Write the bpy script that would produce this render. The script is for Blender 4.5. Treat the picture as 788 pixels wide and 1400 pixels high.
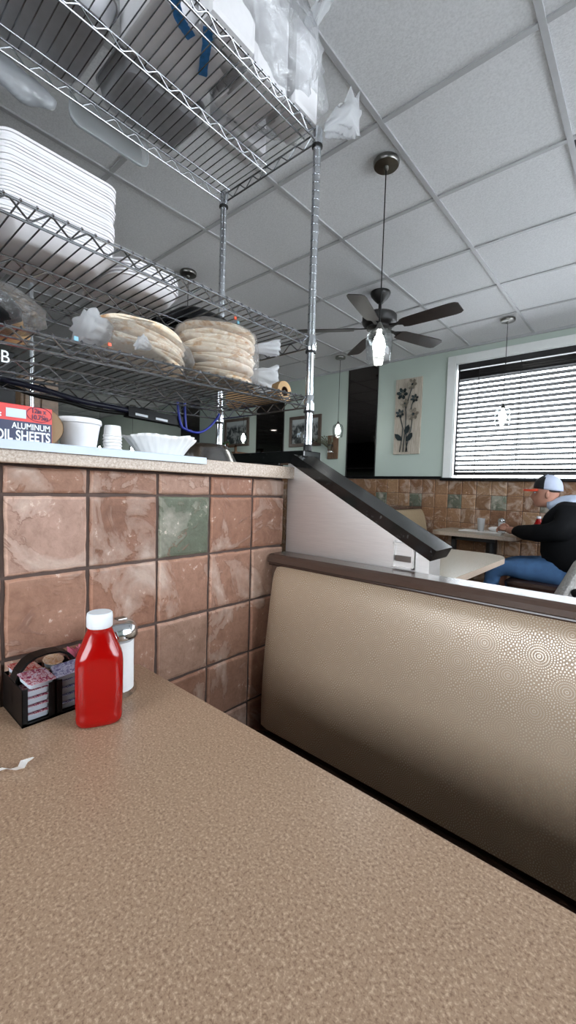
import bpy, bmesh, math, random
from mathutils import Vector, Matrix, noise
random.seed(7)
PI=math.pi; S=bpy.context.scene; COL=S.collection
for o in list(bpy.data.objects): bpy.data.objects.remove(o)
# ------------------------------------------------------------------ camera
FPX=573.344; YAW=0.717827563; PIT=-0.0552940122; ROL=0.0295345323; EYE=1.16
fw=Vector((-math.sin(YAW)*math.cos(PIT),math.cos(YAW)*math.cos(PIT),math.sin(PIT)))
rt=Vector((math.cos(YAW),math.sin(YAW),0)); up=rt.cross(fw)
R_=rt*math.cos(ROL)+up*math.sin(ROL); U_=-rt*math.sin(ROL)+up*math.cos(ROL)
cd=bpy.data.cameras.new('camera'); cam=bpy.data.objects.new('camera',cd); COL.objects.link(cam)
M=Matrix((R_,U_,-fw)).transposed().to_4x4(); M.translation=Vector((0,0,EYE)); cam.matrix_world=M
cd.sensor_fit='VERTICAL'; cd.sensor_height=24; cd.lens=24*FPX/1400; cd.clip_start=.02; cd.clip_end=200
S.camera=cam
def at(px,py,ax,v):
    d=fw+R_*((px-394)/FPX)-U_*((py-700)/FPX); C=Vector((0,0,EYE)); i='xyz'.index(ax)
    return C+d*((v-C[i])/d[i])
# ------------------------------------------------------------------ world and light
S.view_settings.view_transform='Standard'; S.view_settings.look='None'; S.view_settings.gamma=1
S.view_settings.use_curve_mapping=False; S.view_settings.exposure=0.60
w=bpy.data.worlds.new('overcast_sky'); S.world=w; w.use_nodes=True
bg=w.node_tree.nodes['Background']; bg.inputs[0].default_value=(.90,.95,1.0,1); bg.inputs[1].default_value=9.5
def portal(loc,rot,sx,sy):
    l=bpy.data.lights.new('window_portal','AREA'); l.shape='RECTANGLE'; l.size=sx; l.size_y=sy; l.cycles.is_portal=True
    o=bpy.data.objects.new('window_portal',l); COL.objects.link(o); o.location=loc; o.rotation_euler=rot
XR=1.75; YB=-2.6; XL=-11.0; YF=4.74; CZ=2.76
portal((-.2,YF+.30,1.96),(-PI/2,0,0),3.1,1.27)          # far window, light travels to -y
portal((XR+.12,2.5,1.89),(0,PI/2,0),1.38,3.6)            # side windows, light travels to -x
portal((-.3,YB-.12,1.75),(PI/2,0,0),3.4,1.5)             # window behind, light travels to +y
# ------------------------------------------------------------------ materials
def lin(c):
    return tuple(((v/255)/12.92 if v/255<=.04045 else ((v/255+.055)/1.055)**2.4) for v in c)+(1,)
class NT:
    def __init__(s,name):
        s.m=bpy.data.materials.new(name); s.m.use_nodes=True; s.t=s.m.node_tree; s.n=s.t.nodes; s.l=s.t.links
        s.b=s.n['Principled BSDF']; s.out=s.n['Material Output']
    def add(s,t,**k):
        n=s.n.new(t)
        for a,v in k.items(): setattr(n,a,v)
        return n
    def link(s,a,b): s.l.new(a,b)
    def coord(s,kind='Object',scale=(1,1,1)):
        c=s.add('ShaderNodeTexCoord'); m=s.add('ShaderNodeMapping'); m.inputs['Scale'].default_value=scale
        s.link(c.outputs[kind],m.inputs[0]); return m.outputs[0]
    def noise(s,v,scale,detail=3,rough=.55,dist=0):
        n=s.add('ShaderNodeTexNoise'); n.inputs['Scale'].default_value=scale; n.inputs['Detail'].default_value=detail
        n.inputs['Roughness'].default_value=rough; n.inputs['Distortion'].default_value=dist
        if v is not None: s.link(v,n.inputs['Vector'])
        return n.outputs['Fac']
    def ramp(s,f,stops):
        r=s.add('ShaderNodeValToRGB'); e=r.color_ramp.elements
        while len(e)<len(stops): e.new(.5)
        for i,(p,c) in enumerate(stops): e[i].position=p; e[i].color=c
        s.link(f,r.inputs[0]); return r.outputs[0]
    def math(s,op,a,b=None,c=None):
        n=s.add('ShaderNodeMath',operation=op)
        for i,v in enumerate((a,b,c)):
            if v is None: continue
            if isinstance(v,(int,float)): n.inputs[i].default_value=v
            else: s.link(v,n.inputs[i])
        return n.outputs[0]
    def mix(s,f,a,b,mode='MIX'):
        n=s.add('ShaderNodeMix',data_type='RGBA',blend_type=mode)
        for i,v in ((0,f),(6,a),(7,b)):
            if isinstance(v,(int,float,tuple)): n.inputs[i].default_value=v
            else: s.link(v,n.inputs[i])
        return n.outputs[2]
    def bump(s,h,st=.3,dist=.01):
        b=s.add('ShaderNodeBump'); b.inputs['Strength'].default_value=st; b.inputs['Distance'].default_value=dist
        s.link(h,b.inputs['Height']); s.link(b.outputs[0],s.b.inputs['Normal'])
def plain(name,c,rough=.5,metal=0,spec=.5,var=.06,vs=30,bump=0,bs=200,sub=0):
    t=NT(name); v=t.coord(); c=lin(c)
    f=t.noise(v,vs,3)
    a=tuple(x*(1-var) for x in c[:3])+(1,); b=tuple(min(1,x*(1+var)) for x in c[:3])+(1,)
    t.link(t.ramp(f,[(.3,a),(.7,b)]),t.b.inputs['Base Color'])
    t.b.inputs['Roughness'].default_value=rough; t.b.inputs['Metallic'].default_value=metal
    t.b.inputs['Specular IOR Level'].default_value=spec
    if sub: t.b.inputs['Subsurface Weight'].default_value=sub; t.b.inputs['Subsurface Radius'].default_value=(.02,.02,.02)
    if bump: t.bump(t.noise(v,bs,2),bump,.002)
    return t.m
def film(name,gloss=.12,tint=(1,1,1,1),rough=.08,bump=.6,bs=45,milk=.0,milkc=(.8,.82,.85,1)):
    """thin clear plastic or glass: see-through surface with a fresnel reflection and crinkles"""
    t=NT(name); v=t.coord()
    tr=t.add('ShaderNodeBsdfTransparent'); tr.inputs[0].default_value=tint
    gl=t.add('ShaderNodeBsdfGlossy'); gl.inputs['Roughness'].default_value=rough
    lw=t.add('ShaderNodeLayerWeight'); lw.inputs[0].default_value=.35
    f=t.math('MULTIPLY_ADD',lw.outputs['Fresnel'],.8 if bump else .4,gloss*.5)
    if bump:
        b=t.add('ShaderNodeBump'); b.inputs['Strength'].default_value=bump; b.inputs['Distance'].default_value=.012
        t.link(t.noise(v,bs,4,.6,.8),b.inputs['Height']); t.link(b.outputs[0],gl.inputs['Normal']); t.link(b.outputs[0],lw.inputs['Normal'])
    m=t.add('ShaderNodeMixShader'); t.link(f,m.inputs[0]); t.link(tr.outputs[0],m.inputs[1]); t.link(gl.outputs[0],m.inputs[2])
    last=m
    if milk:
        d=t.add('ShaderNodeBsdfDiffuse'); d.inputs[0].default_value=milkc
        tl=t.add('ShaderNodeBsdfTranslucent'); tl.inputs[0].default_value=milkc
        a=t.add('ShaderNodeMixShader'); a.inputs[0].default_value=.5; t.link(d.outputs[0],a.inputs[1]); t.link(tl.outputs[0],a.inputs[2])
        m2=t.add('ShaderNodeMixShader'); m2.inputs[0].default_value=milk; t.link(m.outputs[0],m2.inputs[1]); t.link(a.outputs[0],m2.inputs[2]); last=m2
    t.link(last.outputs[0],t.out.inputs[0]); return t.m
def emis(name,c,st):
    t=NT(name); t.b.inputs['Base Color'].default_value=c; t.b.inputs['Emission Color'].default_value=c
    t.b.inputs['Emission Strength'].default_value=st; return t.m
def tilemat():
    t=NT('slate_tile'); a=t.add('ShaderNodeAttribute',attribute_name='tile_col'); v=t.coord()
    fine=t.noise(v,55,8,.72,.3); mid=t.noise(v,17,5,.62,.8); big=t.noise(v,6.5,5,.6,1.1); gate=t.noise(v,11,2)
    c=t.mix(1.0,a.outputs['Color'],t.ramp(fine,[(.32,(.78,.75,.73,1)),(.5,(.96,.95,.95,1)),(.66,(1.07,1.06,1.06,1))]),'MULTIPLY')
    c=t.mix(1.0,c,t.ramp(mid,[(.34,(.84,.81,.79,1)),(.5,(1,1,1,1)),(.68,(1.08,1.08,1.09,1))]),'MULTIPLY')
    patch=t.ramp(big,[(.515,(0,0,0,1)),(.535,(.10,.10,.10,1)),(.60,(.20,.20,.20,1)),(.68,(.40,.40,.40,1))]); c=t.mix(patch,c,lin((226,212,200)))
    crack=t.ramp(big,[(.507,(0,0,0,1)),(.516,(1,1,1,1)),(.522,(1,1,1,1)),(.530,(0,0,0,1))])
    crack=t.math('MULTIPLY',crack,t.ramp(gate,[(.42,(0,0,0,1)),(.56,(.6,.6,.6,1))])); c=t.mix(crack,c,lin((132,98,84)))
    pit=t.math('MULTIPLY',t.ramp(fine,[(.58,(0,0,0,1)),(.64,(1,1,1,1))]),t.ramp(mid,[(.52,(0,0,0,1)),(.60,(.7,.7,.7,1))])); c=t.mix(pit,c,lin((224,206,192)))
    t.link(c,t.b.inputs['Base Color']); t.b.inputs['Roughness'].default_value=.55; t.b.inputs['Specular IOR Level'].default_value=.3
    step=t.ramp(big,[(.500,(0,0,0,1)),(.535,(1,1,1,1))])
    h=t.math('ADD',t.math('MULTIPLY',step,.35),t.math('MULTIPLY',fine,.55)); h=t.math('ADD',h,t.math('MULTIPLY',mid,.5))
    t.bump(h,.8,.0042); return t.m
def laminate(name,base,dark,light,sc=1,rough=.3):
    t=NT(name); v=t.coord()
    n=t.noise(v,300*sc,4,.6,.3); n2=t.noise(v,620*sc,2,.6); n3=t.noise(v,3,2)
    c=t.ramp(n,[(.34,lin(dark)),(.47,lin(base)),(.53,lin(base)),(.64,lin(light))])
    c=t.mix(t.ramp(n2,[(.52,(0,0,0,1)),(.66,(.4,.4,.4,1))]),c,lin(dark))
    c=t.mix(t.ramp(n3,[(.3,(0,0,0,1)),(.8,(.12,.12,.12,1))]),c,lin(light))
    t.link(c,t.b.inputs['Base Color']); t.b.inputs['Roughness'].default_value=rough; t.bump(n2,.08,.001); return t.m
def vinyl():
    t=NT('starburst_vinyl'); uv=t.add('ShaderNodeUVMap',uv_map='UVMap'); sp=t.add('ShaderNodeSeparateXYZ'); t.link(uv.outputs[0],sp.inputs[0])
    u,v=sp.outputs[0],sp.outputs[1]; A,B=.095,.100
    def cell(off):
        uu=t.math('SUBTRACT',t.math('MULTIPLY',t.math('FRACT',t.math('ADD',t.math('DIVIDE',u,A),off)),A),A/2)
        vv=t.math('SUBTRACT',t.math('MULTIPLY',t.math('FRACT',t.math('ADD',t.math('DIVIDE',v,B),off)),B),B/2)
        r=t.math('SQRT',t.math('ADD',t.math('MULTIPLY',uu,uu),t.math('MULTIPLY',vv,vv)))
        return uu,vv,r
    def dots(uu,vv,r):
        ang=t.math('ARCTAN2',vv,uu); N=36; dr=.0046
        rr=t.math('DIVIDE',r,dr); k=t.math('FLOOR',rr); fr=t.math('SUBTRACT',t.math('FRACT',rr),.5)
        ph=t.math('ADD',t.math('MULTIPLY',ang,N/(2*PI)),t.math('MULTIPLY',t.math('MODULO',k,2),.5))
        fa=t.math('SUBTRACT',t.math('FRACT',t.math('ADD',ph,100)),.5)
        da=t.math('MULTIPLY',fa,t.math('MULTIPLY',r,2*PI/N)); dr_=t.math('MULTIPLY',fr,dr)
        d=t.math('SQRT',t.math('ADD',t.math('MULTIPLY',da,da),t.math('MULTIPLY',dr_,dr_)))
        rad=t.math('MULTIPLY_ADD',r,.024,.00035)
        return t.math('LESS_THAN',d,rad)
    c1=cell(0.0); c2=cell(.5); near=t.math('LESS_THAN',c1[2],c2[2])
    m=t.math('ADD',t.math('MULTIPLY',near,dots(*c1)),t.math('MULTIPLY',t.math('SUBTRACT',1,near),dots(*c2)))
    co=t.coord(); n=t.noise(co,600,2)
    base=t.ramp(n,[(.3,lin((142,120,98))),(.7,lin((166,143,119)))])
    c=t.mix(t.math('MULTIPLY',m,.6),base,lin((232,228,216)))
    t.link(c,t.b.inputs['Base Color'])
    t.link(t.math('MULTIPLY',m,.75),t.b.inputs['Metallic'])
    t.link(t.math('MULTIPLY_ADD',m,-.14,.48),t.b.inputs['Roughness']); t.b.inputs['Specular IOR Level'].default_value=.55
    t.bump(n,.05,.0006); return t.m
def granite():
    t=NT('black_granite'); v=t.coord()
    a=t.noise(v,70,4,.7); b=t.noise(v,22,3,.6,.8)
    c=t.ramp(a,[(.5,lin((7,8,8))),(.64,lin((18,19,20))),(.70,lin((70,70,68))),(.76,lin((20,21,22)))])
    c=t.mix(t.ramp(b,[(.5,(0,0,0,1)),(.7,(.3,.3,.3,1))]),c,lin((30,32,30)))
    t.link(c,t.b.inputs['Base Color']); t.b.inputs['Roughness'].default_value=.12; return t.m
def brushed(name,c,rough=.3,axis=(200,4,4)):
    t=NT(name); v=t.coord('Object',axis); n=t.noise(v,6,4,.6)
    a=lin(c); t.link(t.ramp(n,[(.3,tuple(x*.86 for x in a[:3])+(1,)),(.7,a)]),t.b.inputs['Base Color'])
    t.b.inputs['Metallic'].default_value=1; t.link(t.math('MULTIPLY_ADD',n,.16,rough-.08),t.b.inputs['Roughness']); return t.m
def pitamat():
    t=NT('pita_bread'); v=t.coord(); inf=t.add('ShaderNodeObjectInfo')
    n=t.noise(v,26,4,.6,.5); n2=t.noise(v,90,3); n3=t.noise(v,14,3,.7,.6)
    c=t.ramp(n,[(.3,lin((232,212,186))),(.5,lin((240,226,206))),(.60,lin((218,184,144))),(.70,lin((172,112,70)))])
    c=t.mix(t.ramp(n3,[(.6,(0,0,0,1)),(.72,(.5,.5,.5,1))]),c,lin((178,122,80)))
    t.link(c,t.b.inputs['Base Color']); t.b.inputs['Roughness'].default_value=.75; t.bump(n2,.4,.003); return t.m
def wood(name,c1,c2,axis=(3,3,30),rough=.5):
    t=NT(name); v=t.coord('Object',axis); n=t.noise(v,3,5,.6,1.2)
    t.link(t.ramp(n,[(.3,lin(c1)),(.7,lin(c2))]),t.b.inputs['Base Color']); t.b.inputs['Roughness'].default_value=rough; return t.m
def photo_print():
    t=NT('landscape_print'); v=t.coord('Object',(1,1,1)); n=t.noise(v,9,6,.65,.6); sp=t.add('ShaderNodeSeparateXYZ'); t.link(v,sp.inputs[0])
    c=t.ramp(n,[(.35,lin((30,32,34))),(.48,lin((80,84,84))),(.56,lin((150,154,152))),(.7,lin((60,62,62)))])
    s=t.ramp(t.math('MULTIPLY_ADD',n,.1,t.math('MULTIPLY_ADD',sp.outputs[2],1,.5)),[(.62,(0,0,0,1)),(.68,(1,1,1,1))])
    t.link(t.mix(s,c,lin((170,176,176))),t.b.inputs['Base Color']); t.b.inputs['Roughness'].default_value=.15; return t.m
def label_print(name,cols,sc):
    t=NT(name); v=t.coord(); n=t.noise(v,sc,4,.7,1.0)
    k=len(cols); st=[(.30+.4*i/(k-1),lin(c)) for i,c in enumerate(cols)]
    t.link(t.ramp(n,st),t.b.inputs['Base Color']); t.b.inputs['Roughness'].default_value=.25; return t.m
def ceilmat():
    t=NT('acoustic_tile'); v=t.coord(); n=t.noise(v,110,4,.7); n2=t.noise(v,1.2,2)
    t.link(t.ramp(n,[(.3,lin((198,199,201))),(.6,lin((216,217,219)))]),t.b.inputs['Base Color']); t.b.inputs['Roughness'].default_value=.9
    t.bump(n,.5,.004); return t.m
MT={}
MT['tile']=tilemat(); MT['grout']=plain('grout',(86,70,64),.9,var=.1,bump=.3)
MT['table']=laminate('table_laminate',(164,136,112),(128,100,80),(196,170,144),1,.3)
MT['counter']=laminate('counter_laminate',(178,160,144),(146,126,110),(200,186,172),.8,.35)
MT['tabletop_pale']=laminate('pale_laminate',(176,168,154),(158,148,132),(196,190,178),.6,.22)
MT['vinyl']=vinyl(); MT['granite']=granite()
MT['steel']=brushed('brushed_steel',(224,221,219),.42,(3,3,160)); MT['chrome']=plain('chrome_wire',(158,160,164),.26,1,var=.05)
MT['post']=plain('chrome_post',(215,218,222),.14,1,var=.03); MT['pan']=plain('sheet_pan_steel',(186,186,190),.32,.25,var=.12,vs=14); MT['bowl']=brushed('spun_steel',(150,148,146),.22,(4,4,90))
MT['railbrown']=plain('brown_rail',(72,56,48),.24,var=.05); MT['brownvinyl']=plain('brown_vinyl',(52,36,30),.25,var=.08)
MT['black']=plain('black_plastic',(9,9,10),.42,0,.22,var=.1); MT['rubber']=plain('black_rubber',(14,14,14),.6)
MT['blackmatte']=plain('dark_bronze',(24,22,22),.45,var=.1); MT['blade']=wood('dark_blade',(30,20,20),(44,30,28),(6,6,6),.4)
MT['mint']=plain('mint_paint',(172,184,175),.6,var=.02,vs=2,bump=.15,bs=90); MT['ceil']=ceilmat(); MT['tbar']=plain('ceiling_grid_metal',(168,169,171),.5,var=.03)
MT['white']=plain('white_paint',(214,216,214),.45,var=.02); MT['foam']=plain('white_foam',(232,230,232),.6,var=.02,vs=60,sub=.15)
MT['paper']=plain('white_paper',(232,230,228),.7,var=.03); MT['plastic_white']=plain('white_plastic',(226,232,238),.35,var=.02)
MT['floor']=plain('floor_tile',(70,56,48),.5,var=.15,vs=6); MT['kraft']=plain('kraft_paper',(196,158,112),.75,var=.05,vs=20); MT['core']=plain('brown_core',(104,66,44),.8)
MT['red']=plain('ketchup_red',(150,8,6),.12,var=.04,sub=.05); MT['redprint']=plain('red_print',(214,48,44),.45,var=.02); MT['navy']=plain('navy_print',(14,26,70),.45,var=.03)
MT['paleblue']=plain('pale_print',(196,212,222),.5); MT['card']=plain('cardboard',(150,122,92),.8); MT['ink']=plain('dark_ink',(36,20,70),.5)
MT['film']=film('clear_bag',.10,(.97,.98,.99,1),.16,.9,60,.07,(.95,.96,.98,1)); MT['film2']=film('milky_bag',.16,(.97,.98,.99,1),.2,.9,40,.42,(.97,.98,1,1)); MT['glass']=film('clear_glass',.05,(.97,.98,.98,1),.02,0)
MT['pane']=film('window_pane',.04,(.97,.98,.99,1),.01,0); MT['tubclear']=film('clear_container',.14,(.95,.96,.97,1),.12,.2,20,.32,(.95,.97,.98,1))
MT['film3']=film('bag_over_blocks',.2,(.98,.99,1,1),.22,1.0,26,.20,(.98,.99,1,1)); MT['pita']=pitamat(); MT['orange']=plain('orange_tag',(238,84,36),.4); MT['bluetape']=plain('blue_tape',(58,126,190),.4,var=.25,vs=80); MT['cyan']=plain('pale_blue_tag',(120,178,200),.4)
MT['sugar']=plain('sugar',(238,238,240),.8,var=.02); MT['cord']=plain('blue_cord',(24,44,150),.4); MT['cable']=plain('dark_cable',(14,18,44),.4)
MT['bulb']=emis('lit_bulb',(1,.98,.94,1),45); MT['downlight']=emis('lit_downlight',(1,.97,.92,1),14)
MT['nickel']=plain('brushed_nickel',(130,128,124),.28,1); MT['framewood']=wood('grey_brown_frame',(66,54,46),(92,78,68),(30,3,3)); MT['print']=photo_print()
MT['barn']=wood('weathered_board',(150,140,126),(190,180,166),(30,4,2),.7); MT['barnbrown']=wood('brown_board',(70,50,36),(110,84,62),(20,4,3),.7)
MT['metalflower']=plain('dark_metal_flower',(44,54,56),.4,.6,var=.3,vs=90); MT['metalpale']=plain('pale_metal_flower',(130,122,110),.45,.5,var=.3,vs=90)
MT['green']=plain('plant_green',(52,84,48),.6,var=.3,vs=60); MT['dried']=plain('dried_stems',(92,92,74),.7,var=.2)
MT['slat']=plain('black_slat',(22,20,22),.42,var=.1); MT['jam_red']=label_print('red_jam_label',[(150,24,30),(196,60,58),(226,200,190),(170,30,40)],160)
MT['jam_purple']=label_print('purple_jam_label',[(60,44,110),(150,40,60),(210,190,200),(84,60,130)],160); MT['jam_grey']=label_print('grape_jam_label',[(58,54,84),(90,86,120),(170,168,184),(70,66,98)],160)
MT['jam_tan']=label_print('tan_spread_label',[(190,130,84),(214,170,130),(236,214,190),(180,110,70)],120); MT['pink']=plain('pink_packet',(226,120,150),.5,var=.15,vs=120)
MT['cup_white']=plain('white_cup',(196,206,220),.4); MT['cup_clear']=plain('grey_cup',(122,122,128),.3)
MT['skin']=plain('skin',(172,124,104),.5,var=.06,sub=.1); MT['jacket']=plain('black_jacket',(9,10,13),.85,0,.2,var=.15,bump=.3,bs=60); MT['denim']=plain('blue_denim',(62,98,140),.8,var=.18,vs=14,bump=.3,bs=160)
MT['hood']=plain('pale_blue_hood',(176,188,208),.8,var=.04,bump=.3,bs=50); MT['cap']=plain('cap_grey',(176,184,204),.8,var=.03); MT['capblack']=plain('cap_black',(20,20,24),.7); MT['caporange']=plain('cap_orange',(226,74,44),.6); MT['shoe']=plain('dark_shoe',(30,28,28),.5); MT['hair']=plain('dark_hair',(34,26,22),.8)
MT['mirror']=plain('tinted_mirror',(96,92,90),.03,1,var=.01); MT['speckle']=laminate('pale_speckled_vinyl',(168,166,162),(140,138,134),(196,194,192),.35,.4)
MT['asphalt']=plain('pavement',(186,186,186),.9,var=.1); MT['darkwood']=wood('brown_cabinet_wood',(84,64,46),(116,92,68),(3,3,20)); MT['equip']=plain('dark_equipment',(34,34,36),.4)
MT['tan_back']=plain('tan_booth_vinyl',(150,132,106),.45,var=.06); MT['darkvoid']=plain('dark_door_paint',(26,24,24),.5)
# ------------------------------------------------------------------ mesh helpers
class MB:
    def __init__(s): s.b=bmesh.new()
    def box(s,x0,x1,y0,y1,z0,z1,bev=0,rot=None,piv=None):
        r=bmesh.ops.create_cube(s.b,size=1); vs=r['verts']
        for v in vs: v.co=Vector(((x0+x1)/2+v.co.x*(x1-x0),(y0+y1)/2+v.co.y*(y1-y0),(z0+z1)/2+v.co.z*(z1-z0)))
        if bev:
            es=list({e for v in vs for e in v.link_edges}); r2=bmesh.ops.bevel(s.b,geom=es,offset=bev,segments=2,affect='EDGES',profile=.6); vs=list({v for f in r2['faces'] for v in f.verts}|{v for v in vs if v.is_valid})
        if rot:
            p=Vector(piv) if piv else Vector(((x0+x1)/2,(y0+y1)/2,(z0+z1)/2))
            for v in vs: v.co=rot@(v.co-p)+p
        return s
    def tube(s,pts,r,n=6,caps=True,closed=False):
        pts=[Vector(p) for p in pts]; rings=[]; m=len(pts); prev=None
        for i,p in enumerate(pts):
            a=pts[(i-1)%m] if (i>0 or closed) else p; b=pts[(i+1)%m] if (i<m-1 or closed) else p
            t=(b-a).normalized() if (b-a).length>1e-9 else Vector((0,0,1))
            if prev is None:
                q=Vector((0,0,1)) if abs(t.z)<.9 else Vector((1,0,0)); nrm=t.cross(q).normalized()
            else:
                nrm=(prev-t*prev.dot(t)); nrm=nrm.normalized() if nrm.length>1e-6 else t.orthogonal().normalized()
            prev=nrm; bn=t.cross(nrm); rad=r[i] if isinstance(r,(list,tuple)) else r
            rings.append([s.b.verts.new(p+(nrm*math.cos(2*PI*k/n)+bn*math.sin(2*PI*k/n))*rad) for k in range(n)])
        for i in range(m if closed else m-1):
            A=rings[i]; B=rings[(i+1)%m]
            for k in range(n): s.b.faces.new((A[k],A[(k+1)%n],B[(k+1)%n],B[k]))
        if caps and not closed:
            s.b.faces.new(rings[0][::-1]); s.b.faces.new(rings[-1])
        return s
    def lathe(s,prof,n=32,c=(0,0,0),sx=1,sy=1,caps=True,fn=None,axis='z'):
        rings=[]
        for (r,z) in prof:
            ring=[]
            for k in range(n):
                a=2*PI*k/n; rr=r*(fn(a,z) if fn else 1); x,y=rr*math.cos(a)*sx,rr*math.sin(a)*sy
                if axis=='x': p=(c[0]+z,c[1]+x,c[2]+y)
                elif axis=='y': p=(c[0]+x,c[1]+z,c[2]+y)
                else: p=(c[0]+x,c[1]+y,c[2]+z)
                ring.append(s.b.verts.new(p))
            rings.append(ring)
        for A,B in zip(rings,rings[1:]):
            for k in range(n): s.b.faces.new((A[k],A[(k+1)%n],B[(k+1)%n],B[k]))
        if caps:
            for ring,rv in ((rings[0],True),(rings[-1],False)):
                try: s.b.faces.new(ring[::-1] if rv else ring)
                except ValueError: pass
        return s
    def loft(s,rings,cap=True):
        R=[[s.b.verts.new(p) for p in r] for r in rings]; n=len(R[0])
        for A,B in zip(R,R[1:]):
            for k in range(n): s.b.faces.new((A[k],A[(k+1)%n],B[(k+1)%n],B[k]))
        if cap: s.b.faces.new(R[0][::-1]); s.b.faces.new(R[-1])
        return s
    def prism(s,poly,axis,a,b):
        """extrude a 2-D outline; axis is the extrusion axis"""
        def P(u,v,t): return {'x':(t,u,v),'y':(u,t,v),'z':(u,v,t)}[axis]
        return s.loft([[P(u,v,a) for u,v in poly],[P(u,v,b) for u,v in poly]])
    def grid(s,f,nu,nv):
        V=[[s.b.verts.new(f(i/nu,j/nv)) for j in range(nv+1)] for i in range(nu+1)]
        for i in range(nu):
            for j in range(nv): s.b.faces.new((V[i][j],V[i+1][j],V[i+1][j+1],V[i][j+1]))
        return s
    def blob(s,c,r,sub=3,fn=None):
        q=bmesh.ops.create_icosphere(s.b,subdivisions=sub,radius=1)
        for v in q['verts']:
            d=v.co.copy(); k=fn(d) if fn else 1; v.co=Vector((c[0]+d.x*r[0]*k,c[1]+d.y*r[1]*k,c[2]+d.z*r[2]*k))
        return s
    def build(s,name,mat,parent=None,smooth=False,loc=None):
        """link as ONE mesh object; loc moves the origin there (mesh given in world coordinates)"""
        bmesh.ops.recalc_face_normals(s.b,faces=s.b.faces)
        me=bpy.data.meshes.new(name)
        org=Vector(loc) if loc is not None else Vector((0,0,0))
        if parent is not None: org=Vector(parent.get('_w',(0,0,0)))
        if org.length: bmesh.ops.translate(s.b,verts=s.b.verts,vec=-org)
        s.b.to_mesh(me); s.b.free()
        if smooth:
            for p in me.polygons: p.use_smooth=True
            if smooth=='auto':
                try: me.set_sharp_from_angle(angle=math.radians(38))
                except Exception: pass
        o=bpy.data.objects.new(name,me); COL.objects.link(o)
        if isinstance(mat,(list,tuple)):
            for m_ in mat: me.materials.append(m_)
        else: me.materials.append(mat)
        if parent is not None: o.parent=parent; o['_w']=tuple(org)
        else: o.location=org; o['_w']=tuple(org)
        return o
def tag(o,label=None,cat=None,group=None,kind=None):
    if label: o['label']=label
    if cat: o['category']=cat
    if group: o['group']=group
    if kind: o['kind']=kind
    return o
def thing(name,loc,label,cat,group=None):
    o=bpy.data.objects.new(name,None); COL.objects.link(o); o.location=loc; o['_w']=tuple(loc); o.empty_display_size=.05
    return tag(o,label,cat,group)
def struct(o): o['kind']='structure'; return o
def copy_tree(o,parent=None):
    c=o.copy(); COL.objects.link(c)
    if parent is not None: c.parent=parent
    for ch in list(o.children): copy_tree(ch,c)
    return c
def B(x0,x1,y0,y1,z0,z1,bev=0): return MB().box(x0,x1,y0,y1,z0,z1,bev)
def rrect(x0,x1,y0,y1,rs,n=6):
    """outline with corner radii rs=(x0y0,x1y0,x1y1,x0y1)"""
    out=[]
    for (cx,cy,r,a0) in ((x0,y0,rs[0],PI),(x1,y0,rs[1],1.5*PI),(x1,y1,rs[2],0),(x0,y1,rs[3],.5*PI)):
        ox=cx+(r if cx==x0 else -r); oy=cy+(r if cy==y0 else -r)
        for k in range(n+1):
            a=a0+k*(PI/2)/n; out.append((ox+r*math.cos(a),oy+r*math.sin(a)))
    return out
ORD=['topmost','second','third','fourth','fifth','sixth','seventh','eighth','ninth','tenth','eleventh','twelfth','thirteenth','fourteenth','fifteenth','sixteenth','seventeenth','eighteenth','nineteenth','twentieth','twenty-first','twenty-second','twenty-third','twenty-fourth','twenty-fifth','twenty-sixth']
def ordn(i): return 'topmost' if i==0 else ORD[i]+' from the top'
def skin_obj(pts,edges,rad,sub=2,flat=None):
    me=bpy.data.meshes.new('t'); me.from_pydata([tuple(p) for p in pts],edges,[]); me.update()
    o=bpy.data.objects.new('t',me); COL.objects.link(o); m=o.modifiers.new('s','SKIN'); m.use_smooth_shade=True
    for i,r in enumerate(rad):
        sv=me.skin_vertices[0].data[i]; sv.radius=(r,r) if not isinstance(r,tuple) else r; sv.use_root=(i==0)
    q=o.modifiers.new('u','SUBSURF'); q.levels=sub; q.render_levels=sub
    dg=bpy.context.evaluated_depsgraph_get(); r=bpy.data.meshes.new_from_object(o.evaluated_get(dg))
    bpy.data.objects.remove(o); return r
def merge_meshes(mb,meshes,mats=None):
    for i,me in enumerate(meshes):
        n=len(mb.b.faces); mb.b.from_mesh(me)
        if mats:
            mb.b.faces.ensure_lookup_table()
            for f in mb.b.faces[n:]: f.material_index=mats[i]
    return mb
# ------------------------------------------------------------------ room shell
WX=-.872
struct(B(XL-.2,XR+.2,YB-.2,YF+.2,-.06,0).build('floor',MT['floor']))
mb=MB(); mb.box(XL-.2,XR+.2,YB-.2,YF+.2,CZ+.001,CZ+.1); struct(mb.build('ceiling',MT['ceil']))
mb=MB()
x=-.99-.61*17
while x<XR: 
    if x>XL: mb.box(x-.012,x+.012,YB,YF,CZ-.007,CZ+.002,.0015)
    x+=.61
y=1.67-.61*7
while y<YF: mb.box(XL,XR,y-.012,y+.012,CZ-.006,CZ+.002,.0015); y+=.61
mb.box(XL,XR,YF-.022,YF,CZ-.02,CZ)
struct(mb.build('trim_1',MT['tbar']))
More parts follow.
